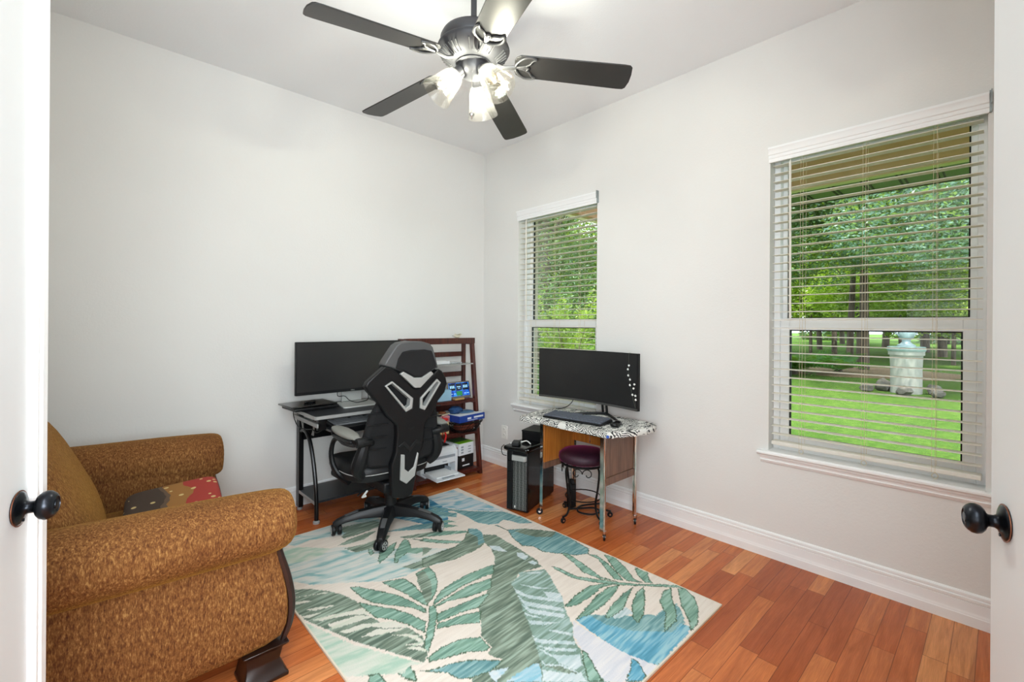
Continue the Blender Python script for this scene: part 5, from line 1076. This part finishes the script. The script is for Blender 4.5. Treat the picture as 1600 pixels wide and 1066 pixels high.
def fan():
    X, Y = FANC; r = thing('ceiling_fan', (X, Y, H), 'black five-blade ceiling fan with three lit glass shades hanging from the ceiling', 'ceiling fan')
    G().lathe([(0, 0), (.065, 0), (.068, -.02), (.055, -.055), (.025, -.07), (0, -.07)], (X, Y, H), 28).build('canopy', M_fan, r, smooth=50)
    G().lathe([(.0125, 0), (.0125, -.30)], (X, Y, H-.06), 14).build('downrod', M_fan, r, smooth=50)
    z = FZ+.055
    G().lathe([(0, .150), (.03, .150), (.034, .135), (.06, .128), (.110, .122), (.130, .112), (.138, .096), (.139, .066), (.134, .060), (0, .060)], (X, Y, z), 48).build('motor_housing', M_fan, r, smooth=50)
    g = G().lathe([(.136, .064), (.148, .060), (.151, .052), (.147, .044), (.136, .030), (.115, .012), (.088, 0), (.078, -.004), (.07, -.004)], (X, Y, z), 48); g.m = 1
    for k in range(45):
        if k % 9 in (0, 8): continue
        a = 2*PI*k/45; c, s = math.cos(a), math.sin(a); g.tube([(X+.136*c, Y+.136*s, z+.028), (X+.096*c, Y+.096*s, z+.001)], .0032, 5)
    g.build('vented_rim', [M_fan2, M_brk], r, smooth=50)
    G().lathe([(0, 0), (.074, 0), (.075, -.010), (.064, -.014), (.062, -.034), (.054, -.046), (.046, -.054), (.030, -.060), (.012, -.064), (0, -.066)], (X, Y, z), 36).build('light_fitter', M_fan2, r, smooth=50)
    for k in range(5):
        a = -.728+k*math.radians(72); m = Matrix.Translation((X, Y, z+.006)) @ Matrix.Rotation(a, 4, 'Z') @ Matrix.Rotation(math.radians(4.8), 4, 'Y') @ Matrix.Rotation(math.radians(-12), 4, 'X')
        g = G(); g.x = m; pts = []
        for x, w in ((.172, .030), (.180, .048), (.198, .060), (.40, .064), (.62, .068), (.645, .066), (.655, .056)): pts.append((x, -w))
        pts += [(.661, -.02), (.662, .02)]+[(x, -y) for x, y in reversed([p for p in pts])]
        g.prism(pts, 'z', .0, .0055); bl = g.build('blade', M_blade, r, bevel=.0015)
        # bracket: arm and open scroll plate
        g = G(); g.x = m
        g.tube(smoothpath([(.100, 0, -.004), (.125, 0, -.012), (.150, 0, -.010), (.178, 0, -.005)], 5), .010, 8, flat=.7)
        L_ = [(.262, -.050, -.004), (.240, -.058, -.004), (.210, -.052, -.005), (.186, -.028, -.005), (.176, 0, -.005), (.186, .028, -.005), (.210, .052, -.005), (.240, .058, -.004), (.262, .050, -.004)]
        R_ = [(.262, .050, -.004), (.246, .040, -.004), (.236, .022, -.004), (.222, .012, -.004), (.232, 0, -.004), (.222, -.012, -.004), (.236, -.022, -.004), (.246, -.040, -.004), (.262, -.050, -.004)]
        g.tube(smoothpath(L_, 4), .0048, 6); g.tube(smoothpath(R_, 4), .0042, 6); g.tube([(.176, 0, -.005), (.222, .012, -.004)], .004, 6); g.tube([(.176, 0, -.005), (.222, -.012, -.004)], .004, 6); g.tube([(.19, 0, -.005), (.232, 0, -.004)], .004, 6)
        g.build('blade_bracket', M_brk, r)
    sg = seeded_glass(); bg_ = glass_mat('amber_bulb_glass', (1.0, .93, .80), .8); be = N('bulb_glow'); be.set(Base_Color=(1, .9, .7), Roughness=.3); be.b.inputs['Emission Color'].default_value = (1, .80, .50, 1); be.b.inputs['Emission Strength'].default_value = 5; be = be.m
    for ang in SHADES:
        a = math.radians(ang); d = Vector((math.cos(a)*.66, math.sin(a)*.66, -.75)).normalized(); C = Vector((X, Y, z-.018))+Vector((math.cos(a), math.sin(a), 0))*.036
        g = G().lathe([(0, 0), (.014, 0), (.014, .022), (.024, .026), (.026, .05), (.022, .056), (0, .056)], tuple(C), 18, d=tuple(d)); g.build('lamp_holder', M_fan2, r, smooth=40)
        S0 = C+d*.052
        K = 1.22; prof = [(.0255, 0), (.030, .006), (.037, .025), (.043, .055), (.050, .085), (.056, .104), (.0545, .1045), (.0485, .085), (.0415, .055), (.0355, .025), (.0285, .008), (.0255, .002)]; prof = [(q_*K if h_ > .003 else q_, h_*K) for q_, h_ in prof]
        g = G(); g.x = Matrix.Translation(S0) @ d.to_track_quat('Z', 'Y').to_matrix().to_4x4(); n = 28
        V = [(q*math.cos(2*PI*k/n), q*math.sin(2*PI*k/n), h) for q, h in prof for k in range(n)]; F_ = [[i*n+k, i*n+(k+1) % n, (i+1)*n+(k+1) % n, (i+1)*n+k] for i in range(len(prof)-1) for k in range(n)]
        g.add(V, F_); sh = g.build('lamp_shade', sg, r, smooth=60)
        G().lathe([(0, 0), (.012, .0), (.012, .016), (.013, .02), (.022, .042), (.024, .055), (.020, .070), (.010, .079), (0, .081)], tuple(S0+d*.002), 16, d=tuple(d)).build('light_bulb', bg_, sh, smooth=60)
        G().tube([tuple(S0+d*.03), tuple(S0+d*.055), tuple(S0+d*.085)], .005, 8).build('filament', be, sh)
        q = S0+d*.060; l = lamp('fan_bulb_light', 'POINT', tuple(q), BULB_POWER, (.88, .96, 1.0), shadow_soft_size=.013)
    g = G(); p = Vector((X-.012, Y-.03, z-.13)); 
    g.tube([(X-.030, Y-.030, z-.05), (X-.034, Y-.034, z-.23)], .0011, 5); 
    for i in range(26): g.lathe([(0, -.0018), (.0018, 0), (0, .0018)], (X-.030-.004*i/26, Y-.030-.004*i/26, z-.055-.0066*i), 6)
    g.build('pull_chain', M_steel, r)
    G().lathe([(0, .004), (.009, .004), (.011, -.002), (.011, -.006), (.004, -.012), (.003, -.020), (0, -.022)], (X-.034, Y-.034, z-.232), 16).build('chain_pull', M_steel, r, smooth=50)
SHADES = (35, 155, 275)
fan()
# ================================================================== outdoors
def leafmat(name, a, b, c):
    m = N(name); f = m.noise(m.coord(), 1.6, 4, .7); col = m.ramp(f, [(.35, lin(a)), (.52, lin(b)), (.7, lin(c))])
    d = m.n('ShaderNodeBsdfDiffuse'); t = m.n('ShaderNodeBsdfTranslucent'); x = m.n('ShaderNodeMixShader'); x.inputs[0].default_value = .42; g_ = m.n('ShaderNodeBsdfGlossy'); g_.inputs['Roughness'].default_value = .45
    m.l(col, d.inputs[0]); m.l(m.mix(.6, col, lin((190, 220, 40)), 'MIX'), t.inputs[0]); m.l(d.outputs[0], x.inputs[1]); m.l(t.outputs[0], x.inputs[2]); y = m.n('ShaderNodeMixShader'); y.inputs[0].default_value = .06; m.l(x.outputs[0], y.inputs[1]); m.l(g_.outputs[0], y.inputs[2]); m.l(y.outputs[0], m.out.inputs[0]); return m.m
M_leafA = leafmat('oak_leaf', (40, 74, 48), (74, 112, 70), (122, 156, 96)); M_leafB = leafmat('light_leaf', (84, 112, 34), (128, 156, 50), (172, 192, 74)); M_leafC = leafmat('blue_green_leaf', (46, 80, 72), (80, 120, 106), (132, 166, 148))
M_leafD = leafmat('fern_leaf', (30, 92, 36), (58, 140, 50), (110, 186, 60))
M_bark = mat('tree_bark', (92, 80, 70), .9, bump=(18, .8, .03), var=.35, stretch=(1, 1, .25)); GZ = -.15
def grass():
    m = N('lawn_grass'); co = m.coord(); f1 = m.noise(co, 11, 5, .75); f2 = m.noise(m.coord(rot=(0, 0, .4)), 60, 3, .7); f3 = m.noise(co, .35, 3)
    t = m.math('ADD', m.math('ADD', m.math('MULTIPLY', f1, .4), m.math('MULTIPLY', f2, .4)), m.math('MULTIPLY', f3, .2))
    m.set(Base_Color=m.ramp(t, [(.36, lin((44, 78, 28))), (.5, lin((80, 112, 44))), (.64, lin((126, 150, 70)))]), Roughness=.9); m.b.inputs['Specular IOR Level'].default_value = .1; m.bump(f2, .8, .03); return m.m
tag(G().box(CX+.24, 120, -70, 90, GZ-.1, GZ).build('lawn', grass()), None, None, None, 'structure')
# patio cover: plaster soffit, cream beam, ribbed green edge roof
M_soff = mat('tan_soffit', (228, 164, 146), .9, bump=(14, .25), var=.06); M_cream = mat('cream_beam', (226, 214, 170), .6, bump=(40, .05)); M_green = mat('green_metal_roof', (104, 120, 84), .45, .2, bump=(40, .04)); M_dk = mat('dark_drip_edge', (34, 28, 24), .6, bump=(40, .04))
g = G().box(CX+.24, 4.63, -6, 3.24, 2.45, 2.52); g.m = 1; g.box(4.58, 4.66, -6, 3.24, 2.425, 2.452); g.box(CX+.24, 5.2, 3.20, 3.27, 2.425, 2.53); g.m = 2; g.box(4.66, 5.2, -6, 3.24, 2.452, 2.50)
g.m = 3; g.box(5.17, 5.21, -6, 3.27, 2.43, 2.53)
for k in range(40):
    y = -5.9+k*.23; g.box(4.67, 5.16, y, y+.012, 2.444, 2.452); g.box(4.67, 5.16, y+.035, y+.047, 2.444, 2.452)
struct(g.build('patio_roof', [M_soff, M_cream, M_green, M_dk])).name = 'exterior_roof'
def leaves(g, blobs, n, size, long=1.6, rnd=random):
    """scatter small leaf quads through ellipsoid clumps, denser towards their surface"""
    R = np.random.default_rng(rnd.randrange(1 << 30)); B = np.array(blobs, float); w = B[:, 3]*B[:, 4]*B[:, 5]; w /= w.sum()
    k = R.choice(len(B), int(n), p=w); u = R.normal(size=(int(n), 3)); u /= np.linalg.norm(u, axis=1)[:, None]
    p = B[k, :3]+B[k, 3:]*u*(R.random((int(n), 1))**(1/4.5)); p = p[p[:, 2] > GZ+.05]; m = len(p)
    a = R.normal(size=(m, 3))*[1, 1, .6]; a /= np.linalg.norm(a, axis=1)[:, None]; c = np.cross(a, R.normal(size=(m, 3))); c /= np.linalg.norm(c, axis=1)[:, None]+1e-9
    s = (size*R.uniform(.6, 1.3, m))[:, None]; q = np.stack([p-a*s*.5*long, p+c*s*.3+a*s*.05, p+a*s*.5*long, p-c*s*.3+a*s*.05], 1).reshape(-1, 3)
    o = len(g.v); g.v += q.tolist(); g.f += (np.arange(m*4).reshape(-1, 4)+o).tolist(); g.mi += [g.m]*m
def tree(x, y, h, cr, n, size, lm, label, cat='tree', group=None, tr=.16, crown_z=None, name='tree', nb=9, seed=0, dens=1):
    rd = random.Random(seed); r = thing(name, (x, y, GZ), label, cat, group); g = G()
    p = smoothpath([(x, y, GZ-.05), (x+rd.uniform(-.1, .1), y+rd.uniform(-.1, .1), h*.3), (x+rd.uniform(-.25, .25), y+rd.uniform(-.25, .25), h*.62)], 4); g.tube(p, [tr*(1.25-.6*i/(len(p)-1)) for i in range(len(p))], 9)
    for k in range(4):
        a = 2*PI*k/4+rd.random(); q = p[-1]; g.tube(smoothpath([tuple(p[-3]), (q.x+math.cos(a)*cr*.35, q.y+math.sin(a)*cr*.35, q.z+h*.08), (q.x+math.cos(a)*cr*.75, q.y+math.sin(a)*cr*.75, q.z+h*.22)], 3), [tr*.45, tr*.42, tr*.38, tr*.32, tr*.25, tr*.18, tr*.1], 6)
    g.build('trunk', M_bark, r); bl = []
    cz0 = crown_z if crown_z is not None else h*.45
    for k in range(nb):
        a = rd.uniform(0, 2*PI); q = cr*rd.uniform(.15, .75); bl.append((x+math.cos(a)*q, y+math.sin(a)*q, rd.uniform(cz0+cr*.35, h-cr*.25), cr*rd.uniform(.38, .62), cr*rd.uniform(.38, .62), cr*rd.uniform(.3, .5)))
    g = G(); leaves(g, bl, n, size, rnd=rd); g.build('crown', lm, r)
    return r
# oaks seen through the wide window (right) and its neighbours
tree(13.4, .25, 8.0, 3.0, 95000, .058, M_leafC, 'tall blue-green tree with a thick leaning trunk right of the stone pedestal', tr=.15, crown_z=1.1, seed=1, nb=14)
tree(14.2, 4.3, 7.6, 2.8, 95000, .058, M_leafA, 'dark leafy tree behind the fern clump beyond the patio', tr=.11, crown_z=1.0, seed=2, nb=14)
tree(18.3, 3.0, 9.0, 3.0, 60000, .075, M_leafB, 'yellow-green tree with a pair of thin trunks left of the stone pedestal', tr=.12, crown_z=1.1, seed=3, nb=13)
tree(18.6, 3.45, 7.5, 1.8, 20000, .07, M_leafB, 'thin young tree leaning beside the yellow-green tree', tr=.09, crown_z=1.3, seed=4, nb=7)
tree(17.2, -1.4, 9.0, 3.4, 40000, .08, M_leafA, 'broad green tree at the far right edge of the lawn', tr=.2, crown_z=1.0, seed=5, nb=12)
for i, (x, y, s, tr_) in enumerate(((29.8, 1.9, 11, .30), (34.4, 2.9, 12, .36), (40.8, 5.5, 12, .36), (33, 7.6, 11, .25), (27, 5.6, 10, .2), (46, 9.0, 12, .3), (31, -2.6, 11, .3), (38, -.2, 12, .25))):
    tree(x, y, s, 4.2, 22000, .16, M_leafB if i % 2 else M_leafA, 'slim-trunked tree standing in the bright far lawn', 'tree', 'trees in the far lawn', tr_*.5, 1.0, seed=20+i, nb=10)
# trees outside the narrow window
tree(9.6, 8.8, 7.0, 3.0, 95000, .052, M_leafA, 'dense green tree filling the window behind the curved monitor', tr=.2, crown_z=.2, seed=40, nb=16)
tree(12.2, 11.8, 8.5, 3.2, 45000, .08, M_leafB, 'lighter tall tree behind the dense green one', tr=.2, crown_z=1, seed=41, nb=12)
tree(8.4, 12.0, 8.0, 3.0, 36000, .08, M_leafA, 'dark tree left behind the dense green one', tr=.2, crown_z=.5, seed=42, nb=12)
tree(13.6, 7.6, 7.0, 2.6, 36000, .075, M_leafA, 'bushy tree between the two window views', tr=.18, crown_z=.6, seed=43, nb=12)
M_leafE = leafmat('sunlit_leaf', (112, 146, 40), (160, 190, 60), (206, 222, 96))  # leaf colours lightened to stand in for sunlight on this foliage
for i, (x, y) in enumerate(((23.5, 1.2), (24.5, 6.0), (22.6, 3.9), (25.5, -1.8), (26.5, 3.0))):
    tree(x, y, 5.4, 2.2, 16000, .10, M_leafE, 'young yellow-green tree, leaves lightened as if sunlit, between the lawn trees', 'tree', 'young bright trees', .06, .9, seed=80+i, nb=9)
# forest edge far behind
rd = random.Random(5); k = 0
for i in range(13):
    a = -14+i*8.6; x = 56+rd.uniform(-3, 5); y = a
    r = thing('woodland_tree', (x, y, GZ), 'tall tree in the woodland edge far behind the lawn', 'tree', 'woodland edge trees'); g = G().tube([(x, y, GZ), (x, y, 8)], .18, 6); g.build('trunk', M_bark, r)
    g = G(); leaves(g, [(x+rd.uniform(-1.5, 1.5), y+rd.uniform(-1.2, 1.2), .9+1.35*q_, 2.6, 3.0, 2.0) for q_ in range(9)], 9000, .40, rnd=rd); g.build('crown', [M_leafA, M_leafB, M_leafC][i % 3], r)
for i in range(6):
    x, y = 12+i*7.6, 25+rd.uniform(-1, 1)+i*1.8
    r = thing('woodland_tree', (x, y, GZ), 'tall tree in the woods beyond the side yard', 'tree', 'side yard woods'); g = G().tube([(x, y, GZ), (x, y, 8)], .18, 6); g.build('trunk', M_bark, r)
    g = G(); leaves(g, [(x+rd.uniform(-1.5, 1.5), y+rd.uniform(-1.5, 1.5), .9+1.3*q_, 3.0, 2.8, 2.0) for q_ in range(9)], 9000, .34, rnd=rd); g.build('crown', [M_leafA, M_leafB, M_leafC][i % 3], r)
# mulch beds under the trees
M_mulch = mat('leaf_mulch', (128, 104, 80), .95, bump=(20, .8, .03), var=.35, vscale=14)
for (x, y, a, b, lab) in ((17.6, 3.2, 2.2, 2.6, 'oval mulch bed around the pair of trunks'), (19.8, -2.3, 1.8, 2.6, 'mulch bed behind the stone pedestal'), (9.6, 8.6, 1.8, 2.0, 'mulch bed under the dense green tree')):
    g = G(); P = [(x+a*math.cos(2*PI*k/28)*(1+.08*math.sin(5*k)), y+b*math.sin(2*PI*k/28)*(1+.08*math.cos(3*k)), 0) for k in range(28)]
    g.loft([[(p[0], p[1], GZ+.001) for p in P], [(x+(p[0]-x)*.95, y+(p[1]-y)*.95, GZ+.03) for p in P]]); o = g.build('mulch_bed', M_mulch); tag(o, lab, 'mulch bed', None, 'stuff')
# fern / cycad clumps
def fern(x, y, n, L, label, seed, name='fern_clump'):
    rd = random.Random(seed); r = thing(name, (x, y, GZ), label, 'fern'); g = G()
    for k in range(n):
        a = rd.uniform(0, 2*PI); el = rd.uniform(.5, 1.3); Lk = L*rd.uniform(.7, 1.1); u = Vector((math.cos(a), math.sin(a), 0)); s = Vector((-u.y, u.x, 0)); P = []; m_ = 14
        for i in range(m_+1):
            t = i/m_; P.append(Vector((x, y, GZ+.1))+u*Lk*t*math.cos(el*(1-.6*t))+Vector((0, 0, Lk*(math.sin(el)*t-.55*t*t))))
        for i in range(1, m_):
            w = .22*L*math.sin(PI*(i/m_)**.7)+.02; d = (P[i+1]-P[i-1]).normalized()
            for sg in (-1, 1):
                c = P[i]; tip = c+s*sg*w+d*w*.45-Vector((0, 0, w*.25)); g.add([tuple(c-d*.022), tuple((c+tip)/2+d*.02), tuple(tip), tuple((c+tip)/2-d*.03)], [(0, 1, 2, 3)])
    g.build('fronds', M_leafD, r); G().lathe([(0, 0), (.12, 0), (.09, .15), (0, .2)], (x, y, GZ), 8).build('stem', M_bark, r)
fern(15.2, 4.15, 60, 1.5, 'large feathery fern clump at the left of the lawn', 61); fern(16.4, 3.3, 42, 1.15, 'smaller fern clump right of the large one', 62); fern(14.6, 5.2, 50, 1.4, 'fern clump left behind the large one', 63)
# crape myrtle spray near the narrow window
def shrub(x, y, label, seed, h=1.6, n=1400, lm=None, size=.06, nst=12, name='leafy_shrub'):
    rd = random.Random(seed); r = thing(name, (x, y, GZ), label, 'shrub'); g = G(); gl = G(); tips = []
    for k in range(nst):
        a = rd.uniform(0, 2*PI); e = rd.uniform(.15, .6)*h*.6; P = smoothpath([(x, y, GZ), (x+math.cos(a)*e*.4, y+math.sin(a)*e*.4, h*.45), (x+math.cos(a)*e, y+math.sin(a)*e, h*rd.uniform(.75, 1.0))], 6); g.tube(P, [.012*(1-.8*i/(len(P)-1)) for i in range(len(P))], 5)
        for i in range(3, len(P)):
            for _ in range(n//nst//10): tips.append((P[i], rd))
    leaves(gl, [(p.x, p.y, p.z, .13, .13, .10) for p, _ in tips[::max(1, len(tips)//300)]], n, size, 2.2, rd)
    g.build('stems', M_bark, r); gl.build('foliage', lm or M_leafB, r)
shrub(5.25, 4.35, 'light green arching shrub with slender branches outside the window behind the monitor', 71, 1.7, 7000, None, .026)
shrub(6.4, 5.6, 'low dark green shrub behind the arching one', 72, 1.0, 8000, M_leafA, .03)
shrub(4.7, 4.7, 'small grassy shrub close to the house wall', 73, .7, 5000, M_leafD, .025)
# pedestal with urn and stones
M_stone = mat('weathered_stone', (152, 152, 146), .9, bump=(14, .4, .01), var=.12, vscale=5); M_urn = mat('glazed_urn', (150, 168, 176), .4, bump=(10, .4, .01), var=.25, vscale=6)
M_cap = mat('blue_grey_cap', (132, 152, 152), .7, bump=(14, .3, .01), var=.1); M_rock = mat('grey_rock', (96, 92, 86), .9, bump=(12, .8, .02), var=.3, vscale=8)
P0 = (12.72, 1.37)
r = thing('stone_pedestal', (*P0, GZ), 'tall pale stone pedestal standing on the lawn', 'pedestal')
G().lathe([(0, 0), (.265, 0), (.262, .5), (.275, .80), (.30, .80), (.30, .88), (0, .88)], (*P0, GZ), 28).build('pedestal_body', M_stone, r, smooth=30)
G().lathe([(0, .88), (.31, .88), (.325, .92), (.315, .97), (.28, .98), (0, .98)], (*P0, GZ), 28).build('pedestal_cap', M_cap, r, smooth=30)
r = thing('garden_urn', (*P0, GZ+.98), 'blue-grey decorated urn standing on the stone pedestal', 'urn')
G().lathe([(0, 0), (.155, 0), (.155, .03), (.10, .06), (.07, .10), (.075, .14), (.12, .18), (.145, .26), (.14, .34), (.105, .40), (.10, .44), (.125, .47), (.12, .48), (0, .48)], (*P0, GZ+.98), 28).build('urn_body', M_urn, r, smooth=60)
g = G()
for s in (-1, 1): g.tube(smoothpath([(P0[0]-.09*s, P0[1]+.11*s, GZ+1.20), (P0[0]-.12*s, P0[1]+.16*s, GZ+1.28), (P0[0]-.08*s, P0[1]+.10*s, GZ+1.37)], 5), .012, 6)
g.build('urn_handles', M_urn, r)
for k, (dx, dy, s, lab) in enumerate(((-.30, .62, .13, 'low dark rock left of the stone pedestal'), (.0, .38, .15, 'upright dark rock touching the left side of the pedestal'), (-.45, -.02, .14, 'flat rock in front of the pedestal'), (.1, -.44, .15, 'large jagged rock right of the pedestal'), (-.42, -.52, .12, 'small rock at the far right of the pedestal base'))):
    rd = random.Random(k+90); bm = bmesh.new(); bmesh.ops.create_icosphere(bm, subdivisions=2, radius=s)
    for v in bm.verts: v.co *= rd.uniform(.8, 1.15); v.co.z *= (.75 if k != 1 else 1.1)
    bm.normal_update(); zmin = min(v.co.z for v in bm.verts); g = G(); g.add([(v.co.x+P0[0]+dx, v.co.y+P0[1]+dy, v.co.z-zmin*.8+GZ) for v in bm.verts], [[v.index for v in f.verts] for f in bm.faces]); bm.free(); tag(g.build('garden_rock', M_rock, smooth=30), lab, 'rock')
